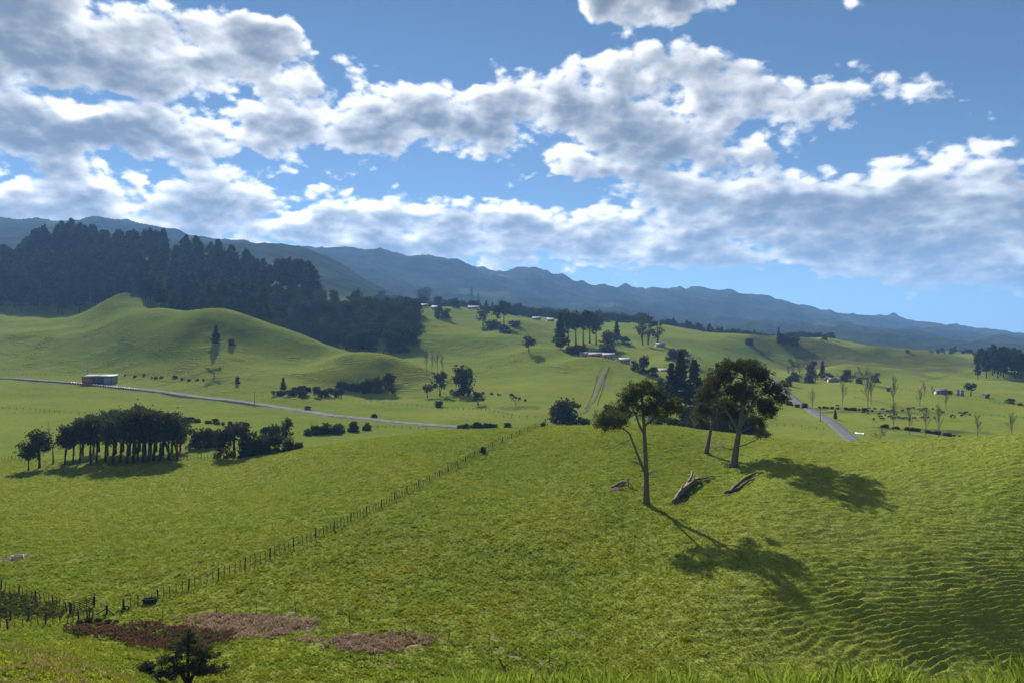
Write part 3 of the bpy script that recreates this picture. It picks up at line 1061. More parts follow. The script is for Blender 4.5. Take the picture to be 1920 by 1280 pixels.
def plant(kind, name, px, py, hpx, label, cat='tree', group=None, dmin=8.0, d=None, w=1.0, var=None, rz=None, pos=None, h=None):
    """stand a library tree on the ground under a photo pixel"""
    if pos is not None:
        x, y = pos
        z = float(ground(x, y))
    else:
        x, y, z = spot(px, py, dmin, d)
    hh = h if h is not None else hpx * y / F
    tr, cr = LIB[kind][(var if var is not None else random.randrange(99)) % len(LIB[kind])]
    o = empty(name, (x, y, z - 0.01 * hh), rz if rz is not None else random.random() * 6.28, (hh * w, hh * w, hh))
    tag(o, label, cat, group)
    if tr is not None:
        obj('trunk', tr, o)
    obj('crown', cr, o)
    return o

# ------------------------------------------------------------------ roads
def polyline(pts):
    """photo points (px, py, dmin) or (px, None, d) -> world x, y"""
    out = []
    for p in pts:
        if p[1] is None:
            out.append(((p[0] - 960) / F * p[2], p[2]))
        else:
            d = hit(p[0], p[1], p[2])
            out.append(((p[0] - 960) / F * d, d))
    return np.array(out)


def resample(P, step):
    seg = np.linalg.norm(np.diff(P, axis=0), axis=1)
    s = np.concatenate([[0], np.cumsum(seg)])
    n = max(2, int(round(s[-1] / step)) + 1)
    q = np.linspace(0, s[-1], n)
    return np.stack([np.interp(q, s, P[:, 0]), np.interp(q, s, P[:, 1])], -1)


def smooth_line(P, n=3):
    for _ in range(n):
        P = np.concatenate([P[:1], 0.25 * P[:-2] + 0.5 * P[1:-1] + 0.25 * P[2:], P[-1:]])
    return P


def road(name, pts, width, mat, label, lift=0.12):
    P = smooth_line(resample(polyline(pts), 6.0), 8)
    T = np.gradient(P, axis=0)
    T /= np.linalg.norm(T, axis=1)[:, None]
    N = np.stack([-T[:, 1], T[:, 0]], -1)
    offs = np.array([-0.62, -0.5, -0.2, 0.2, 0.5, 0.62]) * width
    rows = []
    zc = np.max([ground(P[:, 0] + N[:, 0] * o, P[:, 1] + N[:, 1] * o) for o in offs[1:-1]], axis=0)
    for _ in range(4):
        zc = np.concatenate([zc[:1], 0.25 * zc[:-2] + 0.5 * zc[1:-1] + 0.25 * zc[2:], zc[-1:]])
    for k, o in enumerate(offs):
        q = P + N * o
        z = zc + lift if 0 < k < 5 else ground(q[:, 0], q[:, 1]) - 0.3
        rows.append(np.stack([q[:, 0], q[:, 1], z + (0.05 if k in (2, 3) else 0)], -1))
    V = np.stack(rows, 1)
    n, m = V.shape[:2]
    ix = np.arange(n * m).reshape(n, m)
    f = np.stack([ix[:-1, :-1], ix[:-1, 1:], ix[1:, 1:], ix[1:, :-1]], -1).reshape(-1, 4)[:, ::-1]
    o = obj(name, mesh_from(name, V.reshape(-1, 3), f.ravel(), np.full(len(f), 4), mat, True))
    tag(o, label, kind='structure')
    return P


ROAD_L = road('gravel_road', [(-200, 703, 500), (-60, 706, 480), (0, 709, 480), (60, 713, 470), (130, 717, 460), (255, 730, 430), (330, 739, 400), (477, 758, 350), (560, 769, 330), (650, 782, 300), (760, 793, 290), (890, 803, 280), (1010, None, 335)],
              6.8, M['gravel'], 'pale gravel road running past the barn across the valley floor')
ROAD_R = road('country_road', [(1438, 705, 600), (1462, 722, 420), (1480, 742, 380), (1503, 758, 340), (1530, 773, 320), (1552, 787, 300), (1577, 806, 280), (1603, 828, 260), (1640, None, 272)],
              5.6, M['asphalt'], 'grey sealed road bending down through the right-hand paddocks')
P = polyline([(1000, 668, 600), (1060, 664, 600)])
road('farm_track', [(1092, 775, 300), (1112, 752, 300), (1121, 728, 300), (1131, 704, 300), (1140, 688, 300)], 3.2, M['track'], 'worn farm track climbing to the white sheds', 0.06)

# ------------------------------------------------------------------ fences
_pm = {}


def post_mesh(h, r, sides=5):
    k = (round(h, 2), round(r, 3))
    if k not in _pm:
        b = MB()
        b.tube([(0, 0, -0.15), (0, 0, h * 0.5), (0.01, 0, h)], [r, r * 0.97, r * 0.92], sides)
        _pm[k] = b.mesh('post', M['post'])
    return _pm[k]


def fence(pts, label, post_gap=4.4, battens=4, h=1.4, wires=5, group=None, batten_h=1.25, post_r=0.11):
    P = resample(polyline(pts), post_gap / (battens + 1))
    o = empty('wire_fence', (P[0, 0], P[0, 1], float(ground(P[0, 0], P[0, 1]))))
    tag(o, label, 'fence', group)
    ox, oy, oz = o.location
    zs = ground(P[:, 0], P[:, 1])
    for i, (x, y) in enumerate(P):
        big = i % (battens + 1) == 0 or i == len(P) - 1
        if big:
            c = obj('post', post_mesh(h, post_r), o)
        else:
            c = obj('batten', post_mesh(batten_h, 0.05, 4), o)
        c.location = (x - ox, y - oy, zs[i] - oz + (0.0 if big else 0.05))
        c.rotation_euler = (random.gauss(0, 0.05), random.gauss(0, 0.06), random.random() * 6)
        c.scale = (1, 1, random.uniform(0.9, 1.12))
    for k in range(wires):
        b = MB()
        z = 0.22 + (h - 0.32) * k / max(1, wires - 1)
        b.tube([(x - ox, y - oy, zz - oz + z) for (x, y), zz in zip(P, zs)], [0.008] * len(P), 3)
        b.build('wire', M['wire'], o)
    return o


fence([(231, 1141, 60), (262, 1133, 60), (330, 1110, 60), (400, 1087, 60), (500, 1046, 60), (600, 1004, 60), (700, 957, 60), (800, 906, 60), (870, 866, 60), (905, 847, 60), (960, 821, 60), (1020, 799, 60)],
      'long post and batten fence climbing diagonally over the green hill', 4.6, 4)
fence([(-60, 1092, 60), (0, 1106, 60), (40, 1116, 60), (100, 1133, 60), (131, 1148, 60)], 'post and batten fence along the back of the bramble patch', 4.2, 3)
fence([(-60, 1186, 60), (0, 1181, 60), (45, 1177, 60), (85, 1172, 60), (125, 1167, 60), (168, 1156, 60)], 'post and batten fence in front of the bramble patch', 4.0, 4)
fence([(-60, 866, 150), (0, 862, 150), (30, 861, 150), (62, 858, 150)], 'wire fence left of the tree grove', 4.0, 3, wires=3)
fence([(325, 862, 150), (360, 860, 150), (415, 856, 150)], 'short wire fence between the grove and the dark hedge', 4.0, 3, wires=3)
fence([(1020, 799, 60), (1080, 797, 60), (1150, 796, 60)], 'thin fence along the crest beside the lone pine', 5.0, 0, wires=2)
# single-wire stock fence across the gully
Pe = polyline([(305, 1157, 60), (405, 1154, 60), (482, 1147, 60), (554, 1147, 60), (655, 1166, 60), (760, 1185, 60), (841, 1200, 60), (917, 1214, 60), (975, 1228, 60), (1030, 1246, 60)])
o = empty('electric_fence', (Pe[0, 0], Pe[0, 1], float(ground(*Pe[0]))))
tag(o, 'single wire stock fence on thin posts above the brown patches', 'fence')
b = MB()
pp = []
for (x, y) in Pe:
    z = float(ground(x, y))
    c = obj('post', post_mesh(1.15, 0.05), o)
    c.location = (x - o.location[0], y - o.location[1], z - o.location[2])
    c.rotation_euler = (random.gauss(0, 0.03), random.gauss(0, 0.06), 0)
    pp.append((x - o.location[0], y - o.location[1], z - o.location[2] + 0.95))
b.tube(pp, [0.008] * len(pp), 3)
b.build('wire', M['wire'], o)


def far_fence(pts, label, gap=4.0, h=1.2, r=0.09):
    """a fence too far away to show its parts: posts and wires as one thing"""
    P = resample(polyline(pts), gap)
    b = MB()
    zs = ground(P[:, 0], P[:, 1])
    for (x, y), z in zip(P, zs):
        b.tube([(x, y, z - 0.2), (x + random.gauss(0, 0.05), y, z + h * random.uniform(0.9, 1.1))], [r, r * 0.9], 4)
    for k in (0.45, 0.95):
        b.tube([(x, y, z + k * h) for (x, y), z in zip(P, zs)], [0.02] * len(P), 3)
    o = b.build('paddock_fence', M['post'])
    tag(o, label, 'fence', 'far paddock fences')


far_fence([(0, 664, 480), (70, 674, 480), (160, 692, 480), (235, 699, 480), (330, 708, 450), (400, 714, 450)], 'far fence running behind the barn towards the knobs')
far_fence([(0, 704, 480), (90, 703, 480), (150, 705, 480)], 'short far fence left of the barn')
far_fence([(225, 705, 450), (320, 701, 450), (400, 700, 450)], 'far fence right of the barn on the flat')
far_fence([(-20, 766, 250), (60, 768, 250), (120, 774, 250), (200, 777, 250)], 'fence across the flat behind the tree grove')
far_fence([(480, 744, 300), (560, 747, 300), (640, 750, 300), (760, 759, 300), (880, 768, 300), (960, 778, 300)], 'far fence across the valley below the knobs')
far_fence([(785, 659, 600), (850, 663, 600), (890, 669, 600), (960, 666, 600), (1050, 662, 560)], 'dark far fence curving below the lone round tree')
far_fence([(890, 689, 500), (1000, 690, 500), (1060, 692, 500)], 'lower far fence crossing the middle slope')
far_fence([(1098, 768, 300), (1112, 738, 300), (1120, 706, 300), (1128, 690, 300)], 'left fence of the farm track below the sheds')
far_fence([(1120, 760, 300), (1130, 730, 300), (1136, 706, 300), (1150, 690, 300)], 'right fence of the farm track below the sheds')
far_fence([(930, 782, 300), (1010, 783, 300), (1090, 785, 300)], 'far fence in front of the big round bush')
far_fence([(1440, 796, 280), (1500, 800, 280), (1545, 806, 280)], 'fence meeting the sealed road behind the crest')
far_fence([(1500, 713, 500), (1620, 722, 500), (1700, 731, 480), (1800, 745, 460), (1920, 764, 440)], 'long fence along the top of the cattle paddock')
far_fence([(1815, 775, 300), (1870, 780, 300), (1930, 786, 300)], 'short fence at the right end of the cattle paddock')
far_fence([(1725, 716, 600), (1770, 706, 600), (1795, 696, 600)], 'fence line rising up the shaded right hill')
far_fence([(1600, 745, 300), (1700, 768, 300), (1800, 774, 300)], 'fence between the bare poplars and the cattle')
far_fence([(205, 630, 560), (250, 652, 540), (300, 668, 540), (370, 674, 520), (420, 676, 500)], 'fence slanting down the knob beside the dark cypress')
far_fence([(560, 812, 260), (640, 806, 260), (690, 800, 260), (800, 805, 255)], 'fence behind the low hedge near the crest')


# ------------------------------------------------------------------ farm gate and pipe rail
def along(pa, pb):
    a, c = np.array(spot(*pa)), np.array(spot(*pb))
    return a, c


a, c = along((133, 1150, 60), (177, 1136, 60))
g = empty('farm_gate', tuple(a))
tag(g, 'open wooden bar gate between the bramble patch and the hill', 'gate')
dv = c - a
dv[2] = 0
L = float(np.linalg.norm(dv))
ang = math.atan2(dv[1], dv[0])
g.rotation_euler = (0, 0, ang)
sl = float(c[2] - a[2]) / L
for k in range(5):
    b = MB()
    z = 0.22 + 0.24 * k
    b.poly([(0.1, -0.02, z), (L - 0.1, -0.02, z + sl * L), (L - 0.1, 0.02, z + sl * L), (0.1, 0.02, z),
            (0.1, -0.02, z + 0.1), (L - 0.1, -0.02, z + 0.1 + sl * L), (L - 0.1, 0.02, z + 0.1 + sl * L), (0.1, 0.02, z + 0.1)],
           [(3, 2, 1, 0), (4, 5, 6, 7), (0, 1, 5, 4), (1, 2, 6, 5), (2, 3, 7, 6), (3, 0, 4, 7)])
    b.build('rail', M['post'], g)
for q in (0.12, 0.36, 0.66, 0.94):
    b = MB()
    b.box(L * q, -0.035, 0.18 + sl * L * q, 0.09, 0.03, 1.12)
    b.build('stile', M['post'], g)
for q in (0.0, 1.0):
    b = MB()
    b.tube([(L * q, 0, -0.3 + sl * L * q), (L * q, 0, 1.45 + sl * L * q)], [0.12, 0.11], 7)
    b.build('gate_post', M['post'], g)
# bent white rail and strainer post beside it
a, c = along((177, 1136, 60), (200, 1152, 60))
o = empty('pipe_rail', tuple(a))
tag(o, 'bent white pipe rail arching beside the bar gate', 'rail')
b = MB()
e = c - a
b.tube([(0, 0, 1.35), (e[0] * 0.25, e[1] * 0.25, 1.38), (e[0] * 0.6, e[1] * 0.6, 1.15), (e[0] * 0.92, e[1] * 0.92, e[2] + 0.75), (e[0], e[1], e[2] + 0.2)], [0.035] * 5, 6)
b.build('pipe', M['iron_light'], o)
o = empty('strainer_post', tuple(c))
tag(o, 'thick strainer post with slanting stays at the end of the pipe rail', 'post')
b = MB(); b.tube([(0, 0, -0.3), (0.02, 0, 1.25)], [0.14, 0.13], 7); b.build('post', M['post'], o)
for sx in (-1.5, 1.1):
    b = MB(); b.tube([(sx, -0.15, -0.05), (0.0, 0, 0.85)], [0.08, 0.07], 5); b.build('stay', M['post'], o)
x, y, z = spot(168, 1160, 60)
o = empty('strainer_post', (x, y, z))
tag(o, 'pair of leaning posts above the dark bush below the gate', 'post')
for sx, lean in ((-0.25, -0.12), (0.35, 0.1)):
    b = MB(); b.tube([(sx, 0, -0.3), (sx + lean, 0, 1.3)], [0.09, 0.085], 6); b.build('post', M['post'], o)
x, y, z = spot(232, 1143, 60)
o = empty('fence_strainer', (x, y, z))
tag(o, 'heavy end post with a round tyre at the foot of the hill fence', 'post')
b = MB(); b.tube([(0, 0, -0.3), (0, 0, 1.35)], [0.13, 0.12], 7); b.build('post', M['post'], o)
b = MB()
b.tube([(0.45 + 0.28 * math.cos(t), -0.12, 0.32 + 0.28 * math.sin(t)) for t in np.linspace(0, 6.283, 14)], [0.09] * 14, 6, cap=False)
b.build('tyre', M['black_plastic'], o)
for px, py in ((20, 1162), (53, 1164)):
    x, y, z = spot(px, py, 60)
    o = empty('post_stand', (x, y, z))
    tag(o, 'lone dark post %s the bramble patch' % ('at the left foot of' if px == 20 else 'with a clod at its base before'), 'post')
    b = MB(); b.tube([(0, 0, -0.3), (0.03, 0, 1.3)], [0.10, 0.09], 6); b.build('post', M['post'], o)
    b = MB(); b.tube([(-0.35, 0, 0.02), (0, 0.02, 0.16), (0.4, 0, 0.02)], [0.07, 0.14, 0.06], 6); b.build('clod', M['soil'], o)


# troughs
def trough(px, py, lx, ly, h, mat, label, name, flare=0.9, rz=0.0, water=True):
    x, y, z = spot(px, py, 60)
    o = empty(name, (x, y, z - 0.05), rz)
    tag(o, label, 'trough')
    b = MB()
    t = 0.10
    ring = []
    for (sx, sy, zz) in ((lx * flare, ly * flare, 0), (lx, ly, h), (lx - 2 * t, ly - 2 * t, h), (lx - 2 * t, ly - 2 * t, h * 0.35)):
        for k in range(12):
            a_ = 2 * math.pi * k / 12
            e_ = 0.35
            cx = math.copysign(abs(math.cos(a_)) ** e_, math.cos(a_)) * sx / 2
            cy = math.copysign(abs(math.sin(a_)) ** e_, math.sin(a_)) * sy / 2
            ring.append((cx, cy, zz))
    fc = [(i * 12 + k, i * 12 + (k + 1) % 12, (i + 1) * 12 + (k + 1) % 12, (i + 1) * 12 + k) for i in range(3) for k in range(12)]
    fc += [tuple(36 + k for k in range(12))]
    b.poly(ring, fc)
    b.build('basin', mat, o)
    if water:
        b = MB()
        b.poly([(math.copysign(abs(math.cos(q)) ** 0.35, math.cos(q)) * (lx / 2 - t - 0.004), math.copysign(abs(math.sin(q)) ** 0.35, math.sin(q)) * (ly / 2 - t - 0.004), h * 0.82) for q in np.arange(12) * 2 * math.pi / 12], [tuple(range(12))])
        b.build('water', M['water'], o)


trough(33, 1047, 1.7, 1.1, 0.62, M['concrete'], 'pale concrete water trough standing in mud on the left paddock', 'water_trough', 1.0, 0.12)
trough(281, 1131, 1.9, 1.0, 0.75, M['black_plastic'], 'black plastic trough against the foot of the hill fence', 'water_trough', 0.82, 0.1)


# ------------------------------------------------------------------ buildings
def gable(name, px, py, d, lx, ly, wall, ridge, rz, wm, rm, label, cat='house', openings=(), dmin=8.0, windows=3, lean=False, ridge_z=None):
    x, y, z = spot(px, py, dmin, d)
    lx, ly, ridge, wall = lx * 0.62, ly * 0.8, ridge * 1.05, wall * 0.85
    o = empty(name, (x, y, z), rz)
    tag(o, label, cat)
    b = MB(); b.box(0, 0, -1.0, lx, ly, wall + 1.0)
    for sx in (-1, 1):
        b.poly([(sx * lx / 2, -ly / 2, wall), (sx * lx / 2, ly / 2, wall), (sx * lx / 2, 0, wall + ridge * 0.97)], [(0, 1, 2) if sx > 0 else (2, 1, 0)])
    b.build('wall', wm, o)
    ov, t = 0.45, 0.14
    for s in (-1, 1):
        b = MB()
        y0, y1 = s * (ly / 2 + ov), 0
        z0, z1 = wall - ridge * ov / (ly / 2), wall + ridge
        hx = lx / 2 + ov
        b.poly([(-hx, y0, z0 + 0.03), (hx, y0, z0 + 0.03), (hx, y1, z1 + 0.03), (-hx, y1, z1 + 0.03), (-hx, y0, z0 + t), (hx, y0, z0 + t), (hx, y1, z1 + t), (-hx, y1, z1 + t)],
               [(0, 1, 2, 3), (7, 6, 5, 4), (0, 4, 5, 1), (1, 5, 6, 2), (2, 6, 7, 3), (3, 7, 4, 0)])
        b.build('roof', rm, o)
    for k in range(windows):
        q = -lx / 2 + lx * (k + 0.5) / windows
        b = MB()
        b.box(q, -ly / 2 - 0.03, wall * 0.38, min(1.8, lx / windows * 0.5), 0.08, wall * 0.36)
        f = b.build('window', M['glass'], o)
        b = MB()
        b.box(q, -ly / 2 - 0.05, wall * 0.35, min(2.0, lx / windows * 0.56), 0.14, 0.08)
        b.build('sill', M['roof_white'], f)
    if windows:
        b = MB(); b.box(lx * 0.5 - lx / windows * 0.98 if windows > 1 else lx * 0.3, -ly / 2 - 0.035, 0.0, 0.9, 0.07, 2.0); b.build('door', M['wall_red'], o)
    return o


# hay barn: open front, rust-red and blue-grey cladding
x, y, z = spot(188, 719, 450)
o = empty('hay_barn', (x, y, z - 0.2), math.radians(6))
tag(o, 'hay barn with rust red and blue-grey iron walls beside the gravel road', 'barn')
LX, LY, HF, HB = 19.0, 10.0, 4.9, 6.0
b = MB(); b.box(-5.9, -LY / 2, -0.5, 6.6, 0.18, HF + 0.3); b.build('red_wall', M['iron_rust'], o)
b = MB(); b.box(0.9, -LY / 2 + 0.12, -0.5, 6.8, 0.18, HF + 0.3); b.build('dark_wall', M['iron_dark'], o)
b = MB(); b.box(6.7, -LY / 2 - 0.05, -0.5, 5.2, 0.2, HF + 0.25); b.build('blue_wall', M['iron_blue'], o)
for sx in (-1, 1):
    b = MB()
    b.poly([(sx * LX / 2 * 0.99, -LY / 2, -0.5), (sx * LX / 2 * 0.99, LY / 2, -0.5), (sx * LX / 2 * 0.99, LY / 2, HB), (sx * LX / 2 * 0.99, -LY / 2, HF)], [(0, 1, 2, 3)])
    b.build('end_wall', M['iron_blue'], o)
b = MB(); b.box(0, LY / 2, -0.5, LX - 0.4, 0.18, HB + 0.3); b.build('back_wall', M['iron_rust'], o)
for xa, xb, mt in ((-LX / 2 - 0.4, 0.4, 'iron_light'), (0.45, LX / 2 + 0.4, 'iron_dark')):
    b = MB()
    b.poly([(xa, -LY / 2 - 0.5, HF), (xb, -LY / 2 - 0.5, HF - (0.35 if xa > 0 else 0)), (xb, LY / 2 + 0.5, HB + 0.1), (xa, LY / 2 + 0.5, HB + 0.1),
            (xa, -LY / 2 - 0.5, HF + 0.22), (xb, -LY / 2 - 0.5, HF + 0.22 - (0.35 if xa > 0 else 0)), (xb, LY / 2 + 0.5, HB + 0.32), (xa, LY / 2 + 0.5, HB + 0.32)],
           [(3, 2, 1, 0), (4, 5, 6, 7), (0, 1, 5, 4), (1, 2, 6, 5), (2, 3, 7, 6), (3, 0, 4, 7)])
    b.build('roof', M[mt], o)
for q in (-LX / 2, -2.5, 4.1, LX / 2):
    b = MB(); b.box(q, -LY / 2 - 0.16, -0.5, 0.22, 0.2, HF + 0.4); b.build('post', M['post'], o)
x, y, z = spot(213, 720, 450)
o = empty('feed_bin', (x, y, z))
tag(o, 'small white bin on legs at the right end of the barn', 'bin')
b = MB(); b.tube([(0, 0, 0.7), (0, 0, 1.5), (0, 0, 2.0)], [0.4, 0.8, 0.75], 8); b.build('bin', M['roof_white'], o)
for sx, sy in ((-1, -1), (1, -1), (1, 1), (-1, 1)):
    b = MB(); b.tube([(sx * 0.5, sy * 0.5, -0.1), (sx * 0.45, sy * 0.45, 1.3)], [0.05, 0.05], 4); b.build('leg', M['post'], o)

# utility poles
for px, py, top, dm, lab in ((477, 761, 733, 350, 'utility pole standing beside the gravel road'), (164, 714, 692, 440, 'pole at the left corner of the hay barn'),
                             (1538, 790, 765, 260, 'pole beside the bend of the sealed road')):
    x, y, z = spot(px, py, dm)
    h = (py - top) * y / F
    o = empty('utility_pole', (x, y, z))
    tag(o, lab, 'pole')
    b = MB(); b.tube([(0, 0, -0.5), (0, 0, h)], [0.16, 0.11], 6); b.build('pole', M['post'], o)
    b = MB(); b.box(0, 0, h - 0.6, 1.8, 0.1, 0.1); b.build('crossarm', M['post'], o)

# row of wrapped bales along the road verge
bm_ = MB()
bm_.tube([(0, -0.62, 0.64), (0, -0.55, 0.64), (0, 0.55, 0.64), (0, 0.62, 0.64)], [0.52, 0.64, 0.64, 0.52], 14)
bale_meshes = [bm_.mesh('wrapped_bale', M['bale_wrap']), bm_.mesh('wrapped_bale', M['bale_red'])]
NB = 27
for i in range(NB):
    px = 133 + (256 - 133) * i / (NB - 1)
    py = 719.5 + (732.0 - 719.5) * i / (NB - 1)
    x, y, z = spot(px, py, 420)
    o = obj('wrapped_bale', bale_meshes[1 if i in (0, 1, 3, 4, 6) else 0])
    o.location = (x, y, z)
    o.rotation_euler = (0, 0, math.radians(12) + random.gauss(0, 0.08))
    if i in (0, 1, 3, 4, 6):
        tag(o, 'red plastic wrapped round bale at the barn end of the roadside row', 'bale', 'red wrapped bales along the road')
    else:
        tag(o, 'dark glossy wrapped round bale in the long roadside row', 'bale', 'dark wrapped bales along the road')

R = math.radians
gable('farmhouse', 793, 578, 1135, 24, 9, 3.0, 2.4, R(-4), M['wall_cream'], M['iron_dark'], 'long dark-roofed house at the edge of the forest')
gable('farmhouse', 815, 581, 1120, 13, 8, 2.8, 2.0, R(8), M['wall_cream'], M['iron_blue'], 'grey-roofed house right of the long dark-roofed one')
gable('farmhouse', 888, 577, 1160, 26, 11, 3.2, 2.6, R(-6), M['wall_cream'], M['roof_white'], 'wide white-roofed house among the far trees')
gable('shed', 883, 571, 1215, 14, 8, 3.5, 2.0, R(4), M['wall_cream'], M['roof_white'], 'small white shed behind the wide white-roofed house', 'shed', windows=1)
gable('farmhouse', 1006, 596, 1160, 20, 9, 3.0, 2.4, R(-10), M['wall_cream'], M['roof_white'], 'pale-roofed house on the rise left of the tall pines')
gable('farmhouse', 1031, 602, 1120, 15, 9, 3.0, 2.6, R(14), M['wall_cream'], M['iron_blue'], 'grey-roofed house nearest the tall pines')
gable('farm_shed', 1096, 671, 655, 11, 7, 3.0, 1.4, R(-22), M['wall_cream'], M['roof_white'], 'small white-roofed shed at the left end of the farm sheds', 'shed', windows=1)
gable('farm_shed', 1118, 676, 640, 19, 9, 2.8, 1.6, R(-14), M['wall_red'], M['iron_light'], 'low long shed with a pale roof above the farm track', 'shed', windows=2)
gable('farm_shed', 1141, 681, 622, 15, 9, 3.2, 1.8, R(-8), M['wall_cream'], M['roof_white'], 'tallest white shed at the top of the farm track', 'shed', windows=2)
gable('farmhouse', 1170, 688, 610, 13, 7, 2.6, 1.8, R(10), M['wall_cream'], M['iron_blue'], 'grey-roofed cottage right of the farm sheds')
gable('farmhouse', 1242, 694, 620, 15, 8, 2.8, 2.0, R(-12), M['wall_cream'], M['iron_light'], 'pale-roofed cottage half hidden by dark trees')
gable('farmhouse', 1237, 655, 860, 16, 8, 2.8, 2.0, R(16), M['wall_cream'], M['iron_blue'], 'grey house below the tall gum trees')
gable('farmhouse', 1562, 709, 690, 14, 8, 2.8, 2.0, R(-6), M['wall_cream'], M['iron_light'], 'pale-roofed house among bare trees beyond the sealed road')
gable('farmhouse', 1764, 740, 575, 12, 7, 2.7, 1.8, R(-10), M['wall_cream'], M['iron_dark'], 'dark-roofed house left of the twin silos')
gable('hut', 1665, 735, 590, 3.6, 3.0, 2.8, 0.6, R(6), M['iron_dark'], M['iron_dark'], 'small dark hut alone in the cattle paddock', 'hut', windows=1)
gable('hut', 1850, 749, 545, 4.2, 3.2, 2.8, 0.8, R(-8), M['iron_dark'], M['iron_dark'], 'small dark hut right of the twin silos', 'hut', windows=1)
for k, (px, py) in enumerate(((1796, 740), (1804, 740))):
    x, y, z = spot(px, py, d=566)
    o = empty('silo', (x, y, z))
    tag(o, ('left' if k == 0 else 'right') + ' one of the twin white silos on the right flats', 'silo')
    b = MB(); b.tube([(0, 0, -0.5), (0, 0, 3.6)], [1.25, 1.25], 14); b.build('tank', M['roof_white'], o, True)
    b = MB(); b.tube([(0, 0, 3.6), (0, 0, 4.7)], [1.32, 0.2], 14); b.build('cone_roof', M['iron_light'], o)
# turquoise plastic sheet lying in the grass by the road
x, y, z = spot(1611, 813, 250)
o = empty('plastic_boat', (x, y, z), R(118))
tag(o, 'upturned pale turquoise dinghy lying in grass right of the sealed road', 'boat')
b = MB()
L_, prof = 5.2, []
for i, q in enumerate(np.linspace(0, 1, 9)):
    w_ = 0.75 * (1 - (2 * q - 0.85) ** 4 * 0.55) * (0.15 + 0.85 * min(1, (1 - q) * 3))
    prof.append([((q - 0.5) * L_, w_ * math.cos(t), 0.62 * math.sin(t) * (0.7 + 0.3 * (1 - q))) for t in np.linspace(0, math.pi, 9)])
vs = [p for row in prof for p in row]
b.poly(vs, [(i * 9 + k, i * 9 + k + 1, (i + 1) * 9 + k + 1, (i + 1) * 9 + k) for i in range(8) for k in range(8)] + [tuple(range(9)), tuple(72 + k for k in reversed(range(9)))])
b.build('hull', M['turq'], o, True)
b = MB(); b.box(0, 0, 0.6, L_ * 0.9, 0.1, 0.08); b.build('keel', M['roof_white'], o)

# ------------------------------------------------------------------ the three old pines on the front hill
def hero_pine(label, bx, by, trunks, limbs, lobes, seed, r0, clumps=260, per=80, dead=()):
    d = hit(bx, by, 100)
    s = d / F
    x0, z0 = (bx - 960) * s, float(ground((bx - 960) * s, d))
    r = np.random.default_rng(seed)
    o = empty('old_pine', (x0, d, z0))
    tag(o, label, 'tree')

    def loc(px, py, dy=0.0):
        return np.array([(px - bx) * s, dy, (by - py) * s])
    tb = MB()
    main = [loc(*p) for p in trunks]
    main[0][2] -= 0.4
    n = len(main)
    rad = [r0 * (1.0 - 0.72 * i / (n - 1)) for i in range(n)]
    rad[0] *= 1.3
    # root flare
    path = [main[0], main[0] * 0 + np.array([main[0][0] * 0.9, 0, 0.5])] + main[1:]
    tb.tube(path, [rad[0] * 1.25, rad[0] * 0.95] + rad[1:], 10)
    nodes = [(p, q) for p, q in zip(main[1:], rad[1:])]
    tb.build('trunk', M['bark'], o, True)
    lb = MB()
    for lm in limbs:
        pts = [loc(*p) for p in lm]
        k = len(pts)
        rr = [r0 * 0.50 * (1 - 0.65 * i / (k - 1)) for i in range(k)]
        lb.tube(pts, rr, 7, cap=False)
        nodes += [(p, q) for p, q in zip(pts[1:], rr[1:])]
    cl_all = []
    area = np.array([l[2] * l[3] for l in lobes], float)
    area /= area.sum()
    for l, a_ in zip(lobes, area):
        dy = l[4] * s if len(l) > 4 else r.uniform(-28, 28) * s
        c = loc(l[0], l[1], dy)
        bp, br = min(nodes, key=lambda q: np.linalg.norm(q[0] - c) + 0.9 * max(0, q[0][2] - c[2] + 0.5))
        lb.tube(bend(bp, c, r, 0.08, 5), list(np.linspace(min(br * 0.6, r0 * 0.26), r0 * 0.09, 5)), 5, cap=False)
        rx, rz_ = l[2] * s, l[3] * s
        cl = cloud_pts(c, (rx * 1.25, rx * 1.05, rz_ * 1.35), max(5, int(1.5 * clumps * a_)), r, 0.35)
        for q in cl:
            lb.tube(bend(c + (q - c) * 0.1, q, r, 0.06, 3), [r0 * 0.055, r0 * 0.04, r0 * 0.02], 3, cap=False)
        cl_all.append(cl)
    for pts in dead:
        pp = [loc(*p) for p in pts]
        lb.tube(pp, list(np.linspace(r0 * 0.20, r0 * 0.05, len(pp))), 5, cap=False)
        for k in range(26):
            t = r.random()
            i = min(int(t * (len(pp) - 1)), len(pp) - 2)
            f = t * (len(pp) - 1) - i
            p = pp[i] * (1 - f) + pp[i + 1] * f
            q = p + np.array([r.normal() * 0.8 - 0.4, r.normal() * 0.7, r.normal() * 0.35 - 0.1])
            lb.tube([p, (p + q) / 2 + r.normal(size=3) * 0.1, q], [0.03, 0.02, 0.01], 3, cap=False)
    lb.build('limbs', M['bark'], o, True)
    cl_all = np.concatenate(cl_all)
    # each needle clump: a small upturned pad
    cs = r.uniform(0.5, 1.3, len(cl_all))
    k = np.repeat(np.arange(len(cl_all)), per)
    off = r.normal(size=(len(k), 3)) * np.array([0.34, 0.34, 0.30]) * cs[k][:, None]
    pts = cl_all[k] + off
    me = leaf_mesh('crown', pts, 0.15, 0.5, r, M['hero'], 2.8, 0.7)
    obj('crown', me, o)
    return o


